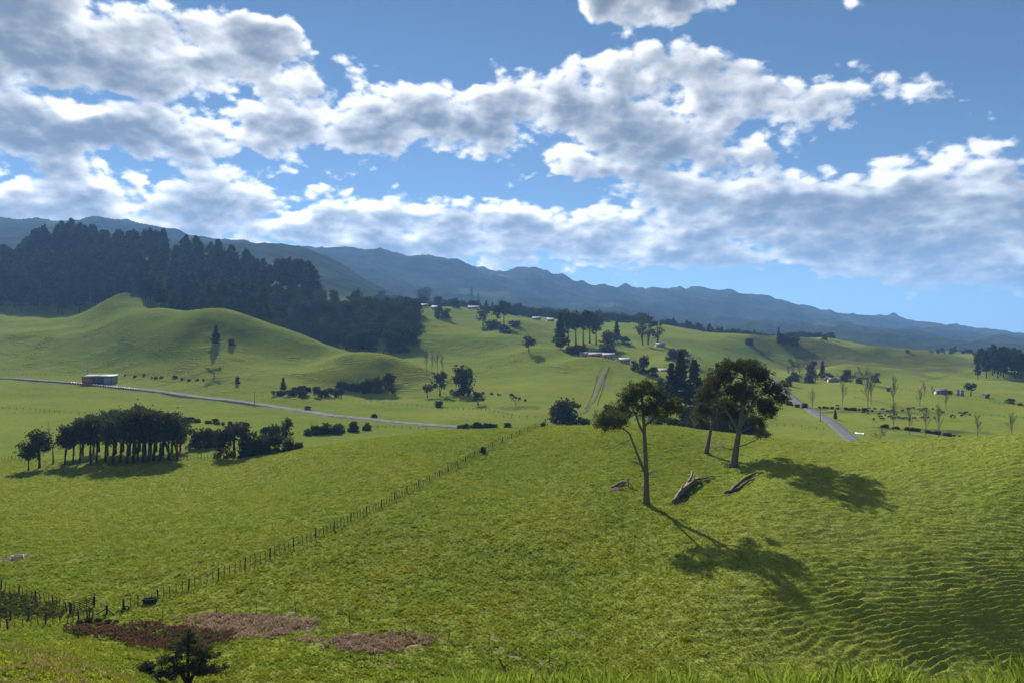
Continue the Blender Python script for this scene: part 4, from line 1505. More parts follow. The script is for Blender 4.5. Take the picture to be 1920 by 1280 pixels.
hero_pine('lone spreading pine with a forked bare trunk on the front hill', 1212, 944,
          [(1212, 944), (1212, 900), (1210, 850), (1208, 806), (1206, 770), (1203, 740), (1200, 722)],
          [[(1210, 888), (1199, 862), (1190, 838), (1180, 812), (1164, 800), (1146, 794)], [(1209, 815), (1200, 800), (1192, 778), (1184, 760)], [(1208, 800), (1222, 784), (1234, 772), (1250, 764)]],
          [(1150, 784, 26, 12), (1130, 786, 17, 14), (1172, 768, 24, 13), (1192, 738, 20, 15), (1205, 722, 20, 9), (1232, 738, 22, 12), (1254, 762, 22, 11), (1268, 752, 13, 9),
           (1218, 762, 26, 15), (1178, 748, 18, 12), (1242, 782, 16, 6), (1134, 800, 10, 7), (1160, 797, 16, 6), (1275, 770, 10, 7), (1218, 730, 16, 10)],
          11, 0.52, 390, 29, dead=[[(1186, 822), (1170, 829), (1152, 838), (1134, 842)], [(1203, 872), (1194, 866), (1184, 864)], [(1213, 890), (1222, 884), (1232, 884)]])
hero_pine('tallest dense dark pine with a leaning trunk on the front hill', 1376, 875,
          [(1376, 875), (1380, 845), (1385, 812), (1390, 780), (1394, 745), (1396, 710), (1394, 685)],
          [[(1386, 806), (1398, 782), (1410, 760), (1424, 740), (1440, 728)], [(1384, 812), (1374, 790), (1362, 770), (1354, 752)], [(1391, 772), (1404, 740), (1414, 716)]],
          [(1390, 688, 34, 12), (1360, 700, 24, 16), (1424, 702, 27, 15), (1446, 730, 24, 15), (1466, 746, 14, 9), (1440, 766, 24, 15), (1405, 742, 32, 19), (1374, 732, 28, 19),
           (1362, 764, 22, 14), (1394, 776, 24, 11), (1428, 794, 17, 9), (1454, 772, 12, 11), (1438, 818, 15, 5), (1410, 684, 20, 9), (1344, 722, 13, 11), (1372, 684, 16, 8), (1436, 712, 14, 10)],
          12, 0.72, 600, 46, dead=[[(1383, 838), (1398, 834), (1414, 826), (1436, 816)], [(1382, 842), (1368, 842), (1354, 838)]])
hero_pine('slimmer pine leaning behind the tallest dark pine', 1325, 849,
          [(1325, 849), (1329, 825), (1334, 800), (1340, 775), (1346, 748), (1350, 722)],
          [[(1337, 788), (1328, 772), (1318, 762)], [(1340, 776), (1350, 766), (1360, 756)]],
          [(1335, 745, 24, 17), (1320, 768, 17, 13), (1342, 715, 18, 12), (1312, 786, 12, 7), (1350, 776, 18, 9), (1308, 764, 9, 9), (1330, 728, 16, 11), (1326, 792, 10, 5)],
          13, 0.48, 230, 36)


# ------------------------------------------------------------------ fallen wood on the front hill
def fallen(label, stems, mat, seed, soilspot=None, name='fallen_log'):
    r = np.random.default_rng(seed)
    px, py = stems[0][0][:2]
    x0, y0, z0 = spot(px, py, 100)
    o = empty(name, (x0, y0, z0))
    tag(o, label, 'log')
    for st in stems:
        pts, rad = [], []
        for (qx, qy, lift, rr) in st:
            x, y, z = spot(qx, qy, 100)
            pts.append((x - x0, y - y0, z - z0 + lift))
            rad.append(rr)
        # subdivide with wobble for a gnarled look
        P2, R2 = [], []
        for i in range(len(pts) - 1):
            for t in (0, 0.33, 0.66):
                p = np.array(pts[i]) * (1 - t) + np.array(pts[i + 1]) * t
                P2.append(p + r.normal(size=3) * 0.08)
                R2.append((rad[i] * (1 - t) + rad[i + 1] * t) * r.uniform(0.8, 1.2))
        P2.append(np.array(pts[-1])); R2.append(rad[-1])
        b = MB(); b.tube(P2, R2, 8); b.build('stem', M[mat], o)
    if soilspot:
        for (qx, qy, rx, ry, h) in soilspot:
            x, y, z = spot(qx, qy, 100)
            v, f = [(0, 0, h)], []
            for k in range(14):
                a_ = 2 * math.pi * k / 14
                q = r.uniform(0.75, 1.2)
                v.append((math.cos(a_) * rx * q, math.sin(a_) * ry * q, -0.25))
            for k in range(14):
                f.append((0, 1 + k, 1 + (k + 1) % 14))
            b = MB(); b.poly([(p[0] + x - x0, p[1] + y - y0, p[2] + z - z0) for p in v], f)
            b.build('soil_mound', M['soil'], o)
    return o


fallen('bleached fallen tree trunk with broken limbs beside the lone pine',
       [[(1262, 944, 0.3, 0.25), (1272, 934, 0.55, 0.45), (1284, 921, 0.7, 0.48), (1296, 908, 0.6, 0.40), (1306, 901, 0.5, 0.30)],
        [(1290, 914, 1.0, 0.28), (1296, 908, 1.5, 0.24), (1298, 902, 2.1, 0.14)],
        [(1284, 924, 0.5, 0.30), (1296, 915, 0.9, 0.26), (1310, 904, 0.9, 0.18)],
        [(1278, 930, 0.8, 0.26), (1290, 920, 1.2, 0.22), (1303, 908, 1.2, 0.12)],
        [(1272, 936, 0.8, 0.2), (1278, 928, 1.3, 0.16), (1284, 922, 1.5, 0.1)]],
       'dead_wood', 31, [(1268, 942, 1.9, 1.2, 0.5), (1285, 930, 2.0, 1.6, 0.35)])
fallen('thin dark branch trailing from the bleached fallen trunk',
       [[(1306, 902, 0.35, 0.20), (1318, 900, 0.4, 0.22), (1330, 897, 0.3, 0.15), (1341, 894, 0.2, 0.07)], [(1312, 906, 0.2, 0.14), (1324, 903, 0.2, 0.16), (1332, 900, 0.15, 0.08)]],
       'dark_wood', 32, name='fallen_branch')
fallen('dark fallen trunk lying towards the pine shadow',
       [[(1360, 926, 0.2, 0.35), (1372, 922, 0.4, 0.38), (1386, 908, 0.5, 0.32), (1400, 898, 0.4, 0.28), (1420, 889, 0.3, 0.18), (1432, 887, 0.2, 0.08)],
        [(1376, 922, 0.25, 0.25), (1392, 912, 0.3, 0.25), (1408, 903, 0.3, 0.18), (1417, 898, 0.2, 0.08)]],
       'dark_wood', 33, [(1364, 928, 1.6, 0.9, 0.35), (1380, 924, 1.5, 1.0, 0.25)])
fallen('broken stump with a pale splinter left of the lone pine',
       [[(1146, 916, 0.1, 0.12), (1156, 912, 0.35, 0.28), (1166, 909, 0.45, 0.26), (1174, 906, 0.3, 0.15)],
        [(1178, 911, 0.1, 0.12), (1178, 911, 0.8, 0.13), (1177, 910, 1.35, 0.10), (1175, 909, 1.5, 0.05)],
        [(1178, 912, 0.9, 0.08), (1183, 914, 0.4, 0.08), (1185, 914, 0.1, 0.07)],
        [(1177, 911, 1.35, 0.08), (1170, 907, 1.1, 0.08), (1164, 906, 0.7, 0.05)]],
       'dead_wood', 34, [(1156, 916, 2.0, 1.1, 0.35), (1170, 914, 1.6, 0.9, 0.25)], name='broken_stump')

# ------------------------------------------------------------------ trees and shrubs
# pine plantation on the left hill
rp = np.random.default_rng(77)
cnt = 0
placed = []
tries = 0
while cnt < 290 and tries < 9000:
    tries += 1
    px = rp.uniform(-70, 500)
    # front edge of the stand (photo column -> distance), the stand runs back up the hill
    front = np.interp(px, [-70, 20, 80, 150, 215, 245, 275, 330, 420, 500], [905, 900, 895, 890, 880, 860, 800, 775, 765, 755])
    back = np.interp(px, [-70, 60, 300, 420, 500], [1165, 1170, 1140, 1090, 1050])
    d = front + (back - front) * rp.random() ** 1.1
    x = (px - 960) / F * d
    if any((x - q[0]) ** 2 + (d - q[1]) ** 2 < 150 for q in placed):
        continue
    s_ = (d - front) / (back - front)
    h = rp.uniform(34, 43) if s_ > 0.15 else rp.uniform(24, 34)
    placed.append((x, d))
    plant('plantation', 'plantation_pine', 0, 0, 0, 'tall dark pine in the plantation on the left hill', 'tree', 'plantation pines on the left hill', pos=(x, d), h=h, w=rp.uniform(1.0, 1.4), var=cnt)
    cnt += 1
for i, (px, d, h) in enumerate(((506, 985, 33), (518, 1000, 40), (530, 990, 42), (543, 1005, 43), (554, 990, 42), (565, 1000, 42), (577, 995, 41), (586, 990, 36), (540, 965, 36), (572, 965, 34))):
    plant('plantation', 'plantation_pine', px, 0, 0, 'tall pine in the small stand right of the plantation', 'tree', 'pines of the small stand', pos=((px - 960) / F * d, d), h=h, w=1.3, var=i)
# evergreen bush at the right end of the forest
placed = []
cnt = tries = 0
while cnt < 130 and tries < 6000:
    tries += 1
    px = rp.uniform(478, 782)
    front = np.interp(px, [478, 540, 640, 720, 760, 790], [750, 745, 735, 715, 725, 760])
    back = np.interp(px, [478, 600, 700, 790], [960, 990, 960, 900])
    d = front + (back - front) * rp.random()
    x = (px - 960) / F * d
    if any((x - q[0]) ** 2 + (d - q[1]) ** 2 < 95 for q in placed):
        continue
    placed.append((x, d))
    plant('round', 'evergreen_tree', 0, 0, 0, 'round dark evergreen tree in the bush right of the plantation', 'tree', 'evergreen trees beside the plantation', pos=(x, d), h=rp.uniform(14, 23), w=rp.uniform(0.9, 1.25), var=cnt)
    cnt += 1
# dark plantation at the right edge
placed = []
cnt = tries = 0
while cnt < 70 and tries < 4000:
    tries += 1
    px = rp.uniform(1828, 2010)
    d = rp.uniform(865, 985)
    x = (px - 960) / F * d
    if any((x - q[0]) ** 2 + (d - q[1]) ** 2 < 40 for q in placed):
        continue
    placed.append((x, d))
    h = 27 * float(np.interp(px, [1828, 1838, 1850], [0.55, 0.8, 1.0]))
    plant('plantation', 'plantation_pine', 0, 0, 0, 'dark pine in the block plantation at the right edge', 'tree', 'pines of the right-hand block', pos=(x, d), h=h * rp.uniform(0.9, 1.08), w=1.35, var=cnt)
    cnt += 1

TREES = [
    # kind, px, py, hpx, dmin, width, label
    ('cone', 405, 646, 33, 480, 1.1, 'dark cypress with a long shadow on the left knob'),
    ('bush', 434, 647, 14, 480, 0.8, 'small faint shrub right of the dark cypress'),
    ('sparse', 402, 709, 26, 450, 1.0, 'sparse spreading tree on the flat below the cypress'),
    ('bush', 445, 719, 17, 430, 0.45, 'narrow dark bush right of the sparse spreading tree'),
    ('cone', 531, 732, 24, 400, 0.9, 'conical dark bush at the foot of the knobs'),
    ('bush', 688, 734, 29, 420, 0.75, 'lower round dark tree left of its taller twin on the slope'),
    ('round', 708, 737, 34, 420, 0.85, 'middle dark round tree of the three on the slope'),
    ('round', 728, 736, 40, 420, 0.9, 'tallest dark round tree of the three on the slope'),
    ('round', 868, 741, 60, 380, 0.95, 'big dense dark round tree in the valley clump'),
    ('umbrella', 824, 742, 48, 380, 0.75, 'upright dark tree left of the big dense round tree'),
    ('umbrella', 802, 746, 28, 380, 0.8, 'small dark tree at the left of the valley clump'),
    ('bush', 822, 763, 15, 350, 1.0, 'low dark bush in front of the valley clump'),
    ('umbrella', 897, 759, 27, 350, 1.1, 'two-stemmed umbrella tree right of the valley clump'),
    ('bareround', 967, 760, 24, 330, 1.0, 'bare pale bush standing alone in the valley'),
    ('umbrella', 992, 661, 32, 620, 0.95, 'lone round tree with a long shadow on the middle slope'),
    ('bush', 1057, 793, 54, 320, 1.0, 'big dark rounded bush just behind the front crest'),
    ('bush', 1100, 796, 14, 300, 1.0, 'pale low shrub right of the big rounded bush'),
    ('bush', 952, 801, 11, 300, 1.2, 'little dark bush left of the crest fence'),
    ('bush', 577, 768, 8, 330, 1.6, 'low dark scrub beside the gravel road'),
    ('bush', 702, 782, 8, 330, 1.4, 'second low scrub patch along the gravel road'),
    ('bush', 906, 848, 13, 120, 0.8, 'dark shrub growing in the hill fence'),
    ('bush', 1018, 799, 8, 120, 1.1, 'small shrub at the top of the hill fence'),
    # tree groups near the houses
    ('tallpine', 945, 612, 50, 850, 1.1, 'tallest rounded tree in the clump below the white-roofed house'),
    ('tallpine', 932, 612, 42, 850, 1.2, 'middle tree in the clump below the white-roofed house'),
    ('umbrella', 905, 612, 34, 850, 0.9, 'airy tree at the left of the clump below the white-roofed house'),
    ('bush', 925, 618, 22, 850, 1.3, 'dark undergrowth of the clump below the white-roofed house'),
    ('bush', 945, 624, 16, 800, 1.3, 'low dark shrub under the clump on the middle ridge'),
    ('bush', 966, 612, 13, 850, 1.8, 'wide dark shrub right of the clump on the middle ridge'),
    ('round', 822, 597, 26, 880, 0.9, 'left dark bush below the long dark-roofed house'),
    ('round', 836, 598, 24, 880, 1.0, 'right dark bush below the long dark-roofed house'),
    ('cone', 1052, 656, 64, 700, 0.9, 'dense dark conifer at the left of the tall pines'),
    ('tallpine', 1066, 650, 70, 700, 1.1, 'first tall pine of the clump above the farm sheds'),
    ('tallpine', 1080, 648, 68, 700, 1.2, 'second tall pine of the clump above the farm sheds'),
    ('tallpine', 1094, 646, 66, 700, 1.1, 'third tall pine of the clump above the farm sheds'),
    ('tallpine', 1106, 644, 64, 700, 1.2, 'fourth tall pine of the clump above the farm sheds'),
    ('tallpine', 1118, 646, 56, 700, 1.2, 'shortest tall pine at the right of the clump'),
    ('cone', 1157, 641, 38, 700, 0.8, 'pointed conifer standing right of the tall pines'),
    ('bush', 1140, 642, 26, 700, 0.9, 'rounded bush between the tall pines and the pointed conifer'),
    ('bush', 1172, 646, 16, 700, 1.1, 'low bush at the foot of the pointed conifer'),
    ('bush', 1088, 664, 22, 660, 1.4, 'dark scrub on the bank under the tall pines'),
    ('bush', 1140, 664, 26, 660, 1.1, 'dark scrub mound right of the tall pines'),
    ('bush', 1070, 662, 16, 660, 1.2, 'small scrub under the dense conifer'),
    ('gum', 1205, 647, 62, 700, 1.0, 'left tall airy gum tree above the grey house'),
    ('gum', 1215, 646, 66, 700, 1.1, 'tallest airy gum tree above the grey house'),
    ('gum', 1232, 648, 48, 700, 1.2, 'right leaning gum tree above the grey house'),
    ('bush', 1262, 674, 24, 600, 0.9, 'dark round bush left of its neighbour below the gums'),
    ('bush', 1280, 678, 26, 600, 0.9, 'dark round bush right of its neighbour below the gums'),
    ('bareround', 1300, 688, 34, 560, 0.9, 'leafless reddish tree above the dark conifer group'),
    ('round', 1207, 700, 36, 520, 0.8, 'dark bushy tree above the lone pine'),
    ('round', 1190, 694, 22, 520, 0.9, 'small dark tree left of the bushy tree'),
    ('bush', 1225, 704, 18, 520, 1.0, 'low dark bush beside the pale cottage'),
    ('cone', 1278, 760, 98, 330, 0.85, 'tall dark conifer between the two front pines'),
    ('cone', 1258, 762, 78, 330, 0.9, 'dark conifer left of the tall one behind the hill'),
    ('cone', 1300, 764, 84, 330, 0.9, 'dark conifer right of the tall one behind the hill'),
    ('round', 1242, 760, 56, 330, 0.8, 'bushy tree at the left of the dark conifer group'),
    ('bareround', 1336, 740, 68, 330, 0.8, 'leafless reddish tree behind the tallest pine'),
    ('round', 1318, 775, 56, 300, 0.9, 'bushy dark tree behind the leaning pine'),
    ('round', 1288, 795, 42, 300, 1.1, 'dense low tree at the foot of the dark conifer group'),
    ('bareround', 1240, 800, 44, 280, 1.2, 'grey leafless thicket right of the lone pine'),
    ('bareround', 1300, 806, 38, 280, 1.3, 'grey leafless thicket left of the leaning pine'),
    ('bareround', 1178, 772, 62, 300, 0.8, 'grey willow rising behind the lone pine'),
    ('round', 1142, 798, 48, 300, 0.8, 'dull green shrub tree left of the lone pine'),
    ('bareround', 1122, 798, 36, 300, 0.9, 'grey twiggy shrub at the left edge of the lone pine'),
    ('round', 1225, 797, 40, 300, 0.9, 'dark shrub tree showing under the lone pine crown'),
    ('round', 1350, 812, 44, 270, 1.1, 'dark shrub tree between the leaning and tallest pines'),
    ('round', 1405, 816, 40, 270, 1.0, 'dark shrub tree right of the tallest pine trunk'),
    ('round', 1385, 815, 46, 270, 1.0, 'dark shrub tree behind the tallest pine trunk'),
    # right-hand country
    ('bush', 1405, 646, 14, 900, 1.1, 'round dark tree on the skyline left of the right hill'),
    ('round', 1465, 645, 20, 900, 1.1, 'left dark tree of the skyline clump on the right hill'),
    ('round', 1477, 646, 24, 900, 1.0, 'middle dark tree of the skyline clump on the right hill'),
    ('bush', 1490, 646, 16, 900, 1.1, 'right dark bush of the skyline clump on the right hill'),
    ('norfolk', 1460, 646, 30, 900, 0.7, 'thin spire tree beside the skyline clump on the right hill'),
    ('umbrella', 1557, 636, 14, 1000, 1.1, 'flat-topped tree alone on the right skyline'),
    ('bush', 1546, 637, 9, 1000, 1.1, 'tiny dark bush beside the flat-topped skyline tree'),
    ('bush', 1702, 661, 6, 1000, 1.3, 'tiny shrub on the shoulder of the right hill'),
    ('sparse', 1487, 704, 34, 560, 0.7, 'grey-green tree at the left of the house belt'),
    ('bareround', 1500, 706, 44, 560, 0.8, 'tall leafless tree in the belt above the sealed road'),
    ('round', 1522, 708, 40, 560, 0.6, 'dark tree in the middle of the belt above the sealed road'),
    ('cone', 1543, 710, 32, 560, 0.8, 'pointed dark tree at the right of the belt above the road'),
    ('round', 1588, 716, 26, 540, 0.8, 'dark tree right of the pale-roofed house'),
    ('bareround', 1617, 720, 38, 540, 0.9, 'bare tree at the end of the house belt'),
    ('bareround', 1640, 724, 28, 540, 0.9, 'smaller bare tree right of the house belt'),
    ('round', 1479, 724, 22, 480, 0.8, 'roadside tree with a round crown right of the tallest pine'),
    ('bush', 1509, 764, 11, 330, 1.1, 'round roadside bush above the road bend'),
    ('cone', 1566, 786, 18, 300, 0.8, 'little dark conifer right of the road bend'),
    ('umbrella', 1820, 742, 27, 500, 0.95, 'spreading tree right of the twin silos'),
    ('bush', 1894, 756, 10, 450, 1.5, 'dark mounded bush near the right edge'),
    ('bush', 1913, 760, 6, 450, 1.5, 'low dark scrub at the right edge'),
    ('bush', 1780, 738, 8, 450, 1.4, 'low hedge bush between the dark house and the silos'),
    ('bareround', 1650, 829, 32, 250, 0.8, 'bare fan-shaped shrub just behind the crest'),
    ('poplar', 1523, 770, 36, 300, 1.0, 'bare poplar nearest the road bend'),
    ('poplar', 1580, 760, 42, 300, 1.0, 'bare poplar second from the road in the back row'),
    ('poplar', 1627, 765, 46, 300, 1.1, 'bare poplar left of its close twin'),
    ('poplar', 1633, 758, 52, 300, 1.0, 'taller bare poplar of the close pair'),
    ('poplar', 1675, 768, 56, 300, 0.9, 'tallest bare poplar in the back row'),
    ('poplar', 1725, 770, 38, 300, 0.9, 'bare poplar right of the tallest one in the back row'),
    ('poplar', 1774, 770, 32, 300, 0.9, 'bare poplar at the right end of the back row'),
    ('poplar', 1733, 744, 24, 420, 1.2, 'far bare poplar left of the dark-roofed house'),
    ('poplar', 1748, 745, 20, 420, 1.0, 'far bare poplar next to the dark-roofed house'),
    ('poplar', 1676, 808, 48, 280, 0.9, 'first bare poplar from the left in the front row'),
    ('poplar', 1705, 814, 46, 280, 0.9, 'second bare poplar from the left in the front row'),
    ('poplar', 1736, 817, 46, 280, 1.0, 'third bare poplar from the left in the front row'),
    ('poplar', 1760, 820, 52, 260, 1.0, 'fourth bare poplar from the left in the front row'),
    ('poplar', 1833, 823, 40, 260, 1.1, 'fifth bare poplar from the left in the front row'),
    ('poplar', 1897, 822, 42, 260, 1.2, 'last bare poplar at the right of the front row'),
    ('poplar', 800, 700, 34, 480, 0.9, 'left bare poplar behind the valley clump'),
    ('poplar', 810, 700, 38, 480, 0.9, 'middle bare poplar behind the valley clump'),
    ('poplar', 820, 700, 36, 480, 0.9, 'right bare poplar behind the valley clump'),
    ('poplar', 829, 702, 32, 480, 0.9, 'last bare poplar behind the valley clump'),
    # far houses belt
    ('norfolk', 884, 575, 34, 1000, 0.8, 'dark spire tree behind the white-roofed house'),
    ('norfolk', 897, 577, 26, 1000, 0.8, 'second spire tree right of the first behind the white roof'),
    ('round', 795, 572, 36, 1000, 1.1, 'large round tree behind the long dark-roofed house'),
    ('round', 853, 577, 20, 1000, 1.2, 'pale round tree left of the white-roofed house'),
    # left grove
    ('umbrella', 53, 882, 56, 150, 0.9, 'leftmost small leaning tree of the grove'),
    ('grove', 74, 877, 76, 150, 1.25, 'second grove tree from the left with a broad crown'),
    ('dead', 100, 870, 82, 150, 1.0, 'dead grey tree with a broken limb in the grove'),
    ('grove', 122, 870, 78, 150, 0.9, 'thin-stemmed tree right of the dead tree in the grove'),
    ('grove', 137, 868, 72, 150, 0.9, 'slender shorter tree in the left part of the grove'),
    ('grove', 440, 856, 70, 150, 1.6, 'dense dark tree at the head of the hedge on the crest'),
    ('round', 420, 858, 58, 150, 0.8, 'dark tree at the left end of the hedge on the crest'),
    ('bush', 465, 855, 56, 150, 0.7, 'dark bush stepping down right of the dense hedge tree'),
    ('bush', 490, 852, 44, 150, 0.8, 'lower dark bush of the descending hedge'),
    ('bush', 515, 848, 36, 150, 0.9, 'next lower dark bush of the descending hedge'),
    ('bush', 540, 844, 24, 150, 1.0, 'small dark bush near the tail of the hedge'),
    ('bush', 560, 841, 15, 150, 1.2, 'last low shrub at the tail of the hedge'),
    ('round', 366, 840, 46, 260, 0.8, 'left tree of the low clump behind the grove'),
    ('round', 384, 840, 44, 260, 0.8, 'middle tree of the low clump behind the grove'),
    ('bush', 402, 838, 42, 260, 0.7, 'right tree of the low clump behind the grove'),
    ('round', 537, 818, 38, 260, 0.8, 'tallest tree of the line behind the hedge'),
    ('bush', 515, 820, 30, 260, 0.8, 'bush left of the tallest tree behind the hedge'),
    ('bush', 497, 820, 22, 260, 0.9, 'small bush at the left of the line behind the hedge'),
    ('bush', 590, 813, 20, 260, 0.9, 'round bush in the line right of the tallest tree'),
    ('bush', 612, 812, 24, 260, 0.8, 'taller bush in the line towards the road'),
    ('bush', 636, 810, 20, 260, 0.9, 'bush near the right end of the line towards the road'),
    ('bush', 662, 808, 20, 260, 0.8, 'last bush of the line towards the road'),
    ('umbrella', 688, 803, 12, 260, 1.0, 'tiny tree beyond the end of the bush line'),
]
for k, (kind, px, py, hp, dm, w, lab) in enumerate(TREES):
    nm = {'cone': 'conifer', 'norfolk': 'spire_tree', 'poplar': 'bare_poplar', 'bareround': 'bare_tree', 'dead': 'dead_tree', 'bush': 'shrub', 'gum': 'gum_tree', 'tallpine': 'tall_pine'}.get(kind, 'evergreen_tree')
    plant(kind, nm, px, py, hp, lab, 'shrub' if kind == 'bush' else 'tree', dmin=dm, w=w, var=k)

for i, (px, py, hp, w) in enumerate(((150, 868, 86, 0.9), (170, 869, 92, 0.95), (181, 866, 90, 0.9), (197, 865, 92, 0.9), (212, 871, 98, 1.1), (226, 866, 98, 0.9), (238, 868, 102, 1.0),
                                     (250, 867, 104, 1.0), (258, 864, 104, 0.9), (268, 866, 100, 1.0), (278, 865, 98, 0.9), (288, 864, 98, 1.1), (300, 864, 96, 1.2), (317, 863, 90, 1.2), (333, 862, 70, 1.2))):
    plant('grove', 'grove_tree', px, py, hp, 'dark bare-stemmed tree in the dense body of the left grove', 'tree', 'trees in the dense part of the grove', dmin=150, w=w, var=i)
    plant('grove', 'grove_tree', px + 5, py, hp, 'dark bare-stemmed tree in the dense body of the left grove', 'tree', 'trees in the dense part of the grove', d=258 + 5 * (i % 3), w=w * 1.1, var=i + 2, h=15.0 * hp / 95)

# rows of small shrubs along fences and drains
def shrub_row(pts, n, h, label, group, kinds=('bush',), wid=1.1):
    P = polyline(pts)
    q = resample(P, 1.0)
    for i in range(n):
        x, y = q[min(len(q) - 1, int((i + rp.random()) / n * len(q)))]
        y += rp.normal() * 1.0
        plant(kinds[i % len(kinds)], 'hedge_shrub', 0, 0, 0, label, 'shrub', group, pos=(x, y), h=h * rp.uniform(0.6, 1.25), w=wid * rp.uniform(0.8, 1.3), var=i)


shrub_row([(510, 742, 350), (570, 744, 350)], 6, 4.0, 'small shrub in the sparse row left of the hedge trees', 'sparse fence shrubs', ('umbrella', 'bush'))
shrub_row([(586, 745, 350), (642, 746, 350)], 11, 5.6, 'small tree in the tight row below the knobs', 'hedge trees below the knobs', ('umbrella', 'umbrella', 'round'), 0.9)
shrub_row([(858, 803, 280), (930, 803, 280)], 14, 2.6, 'low dark shrub in the row behind the crest', 'shrubs behind the crest')
shrub_row([(340, 790, 250), (420, 796, 250), (470, 800, 250)], 12, 2.2, 'low dark shrub along the drain behind the grove', 'drain shrubs behind the grove')
shrub_row([(235, 704, 450), (330, 709, 450), (390, 715, 450)], 12, 1.6, 'tiny dark rush clump along the drain by the barn', 'rush clumps along the drain')
shrub_row([(578, 815, 260), (690, 806, 260)], 14, 3.4, 'small shrub in the hedge line towards the road', 'hedge line towards the road', ('bush', 'round'), 1.0)
shrub_row([(640, 728, 420), (690, 733, 420)], 8, 5.0, 'shaded scrub bush under the knob left of the three round trees', 'scrub under the knob')
shrub_row([(545, 735, 420), (640, 735, 420)], 9, 3.6, 'dark scrub bush at the shaded foot of the knobs', 'scrub at the foot of the knobs')
shrub_row([(1455, 752, 330), (1500, 764, 320)], 9, 2.4, 'small dark shrub along the verge left of the road', 'verge shrubs left of the road')
shrub_row([(1530, 765, 300), (1640, 772, 300)], 14, 2.0, 'low brown-green scrub between the poplars', 'scrub between the poplars')
shrub_row([(1650, 800, 270), (1800, 820, 260)], 20, 1.7, 'low scrub along the drain before the poplars', 'scrub along the poplar drain')
shrub_row([(900, 736, 400), (960, 742, 380), (985, 752, 350)], 9, 1.7, 'low scrub on the bank right of the valley clump', 'scrub on the valley bank')
shrub_row([(1240, 800, 270), (1430, 812, 255)], 16, 5.0, 'dark shrub in the thicket behind the front crest', 'thicket behind the front crest', ('round', 'bush'))

# tree belts on the far ridges
def belt(n, pxa, pxb, da, db, ha, hb, label, group, kinds=('round', 'bush', 'round'), w=1.15):
    for i in range(n):
        px = pxa + (pxb - pxa) * (i + rp.random()) / n
        d = rp.uniform(da, db)
        plant(kinds[i % len(kinds)], 'distant_tree', 0, 0, 0, label, 'tree', group, pos=((px - 960) / F * d, d), h=rp.uniform(ha, hb), w=w * rp.uniform(0.8, 1.3), var=i)


belt(46, 940, 1062, 1230, 1420, 12, 22, 'dark tree in the far belt left of the tall pines', 'far belt left of the tall pines')
belt(26, 1120, 1215, 1220, 1400, 11, 19, 'dark tree in the far belt between the tall pines and gums', 'far belt behind the pines')
belt(46, 1240, 1420, 1210, 1500, 7, 15, 'small dark tree along the far ridge right of the gums', 'far belt right of the gums', ('round', 'bush', 'cone'))
belt(46, 700, 900, 1250, 1700, 13, 24, 'grey-blue tree in the wooded foothills behind the houses', 'foothill trees behind the houses')
belt(30, 880, 1000, 1180, 1330, 9, 16, 'dark tree around the far white-roofed houses', 'trees around the far houses', ('round', 'cone', 'bush'))
belt(30, 1420, 1560, 1400, 1700, 8, 14, 'small tree on the skyline left of the flat-topped tree', 'skyline trees on the right', ('bush', 'round'))
belt(16, 1740, 1840, 1350, 1500, 6, 11, 'small tree beyond the right shoulder', 'trees beyond the right shoulder', ('bush', 'round', 'cone'))
belt(22, 1478, 1650, 650, 740, 6, 12, 'bare or dull tree in the belt around the house beyond the road', 'house belt beyond the road', ('bareround', 'round', 'sparse', 'bareround'), 0.9)
belt(12, -60, 40, 1150, 1200, 16, 24, 'tree on the crest left of the plantation', 'crest trees left of the plantation')

# dark bush under the gate
for i, (px, py, hp, w) in enumerate(((150, 1170, 9, 1.5), (166, 1168, 12, 1.2), (184, 1170, 12, 1.3), (202, 1168, 9, 1.6), (218, 1166, 6, 1.6))):
    plant('bush', 'shrub', px, py, hp, 'dark low shrub in the clump below the bar gate', 'shrub', 'shrubs below the bar gate', dmin=60, w=w, var=i)

# small layered tree at the bottom edge
r_ = np.random.default_rng(901)
pads = [(0, 0, 0.90, 0.10, 0.10, 0.08), (0.05, 0, 0.78, 0.20, 0.2, 0.06), (-0.14, 0.05, 0.68, 0.22, 0.22, 0.06), (0.20, -0.05, 0.62, 0.22, 0.2, 0.06), (0.02, 0.1, 0.55, 0.3, 0.26, 0.06),
        (-0.28, 0.0, 0.48, 0.2, 0.2, 0.05), (0.32, 0.1, 0.42, 0.24, 0.2, 0.05), (0.0, -0.15, 0.40, 0.32, 0.2, 0.06), (-0.30, -0.1, 0.32, 0.22, 0.2, 0.05), (0.40, -0.05, 0.27, 0.22, 0.2, 0.05), (0.12, 0.0, 0.25, 0.3, 0.25, 0.06)]
t_lobed('layered', 902, pads, [[(0, 0, -0.1), (0.01, 0, 0.3), (0.0, 0.0, 0.92)], [(0, 0, 0.0), (0.12, 0.02, 0.25), (0.26, 0, 0.45)], [(0, 0, 0.05), (-0.12, 0.0, 0.28), (-0.22, 0, 0.46)]], 'layered', 260, 46, 0.030, 0.020, thick=0.028, flat=0.5)
plant('layered', 'layered_tree', 352, 1296, 112, 'small dark tree with layered boughs at the bottom edge', 'tree', d=76, w=1.05, var=0, rz=0.3)
plant('bush', 'shrub', 275, 1288, 22, 'grey-green shrub left of the small layered tree', 'shrub', d=77, w=1.4, var=1)
plant('bush', 'shrub', 322, 1290, 16, 'low grey-green shrub against the small layered tree', 'shrub', d=77, w=1.4, var=2)

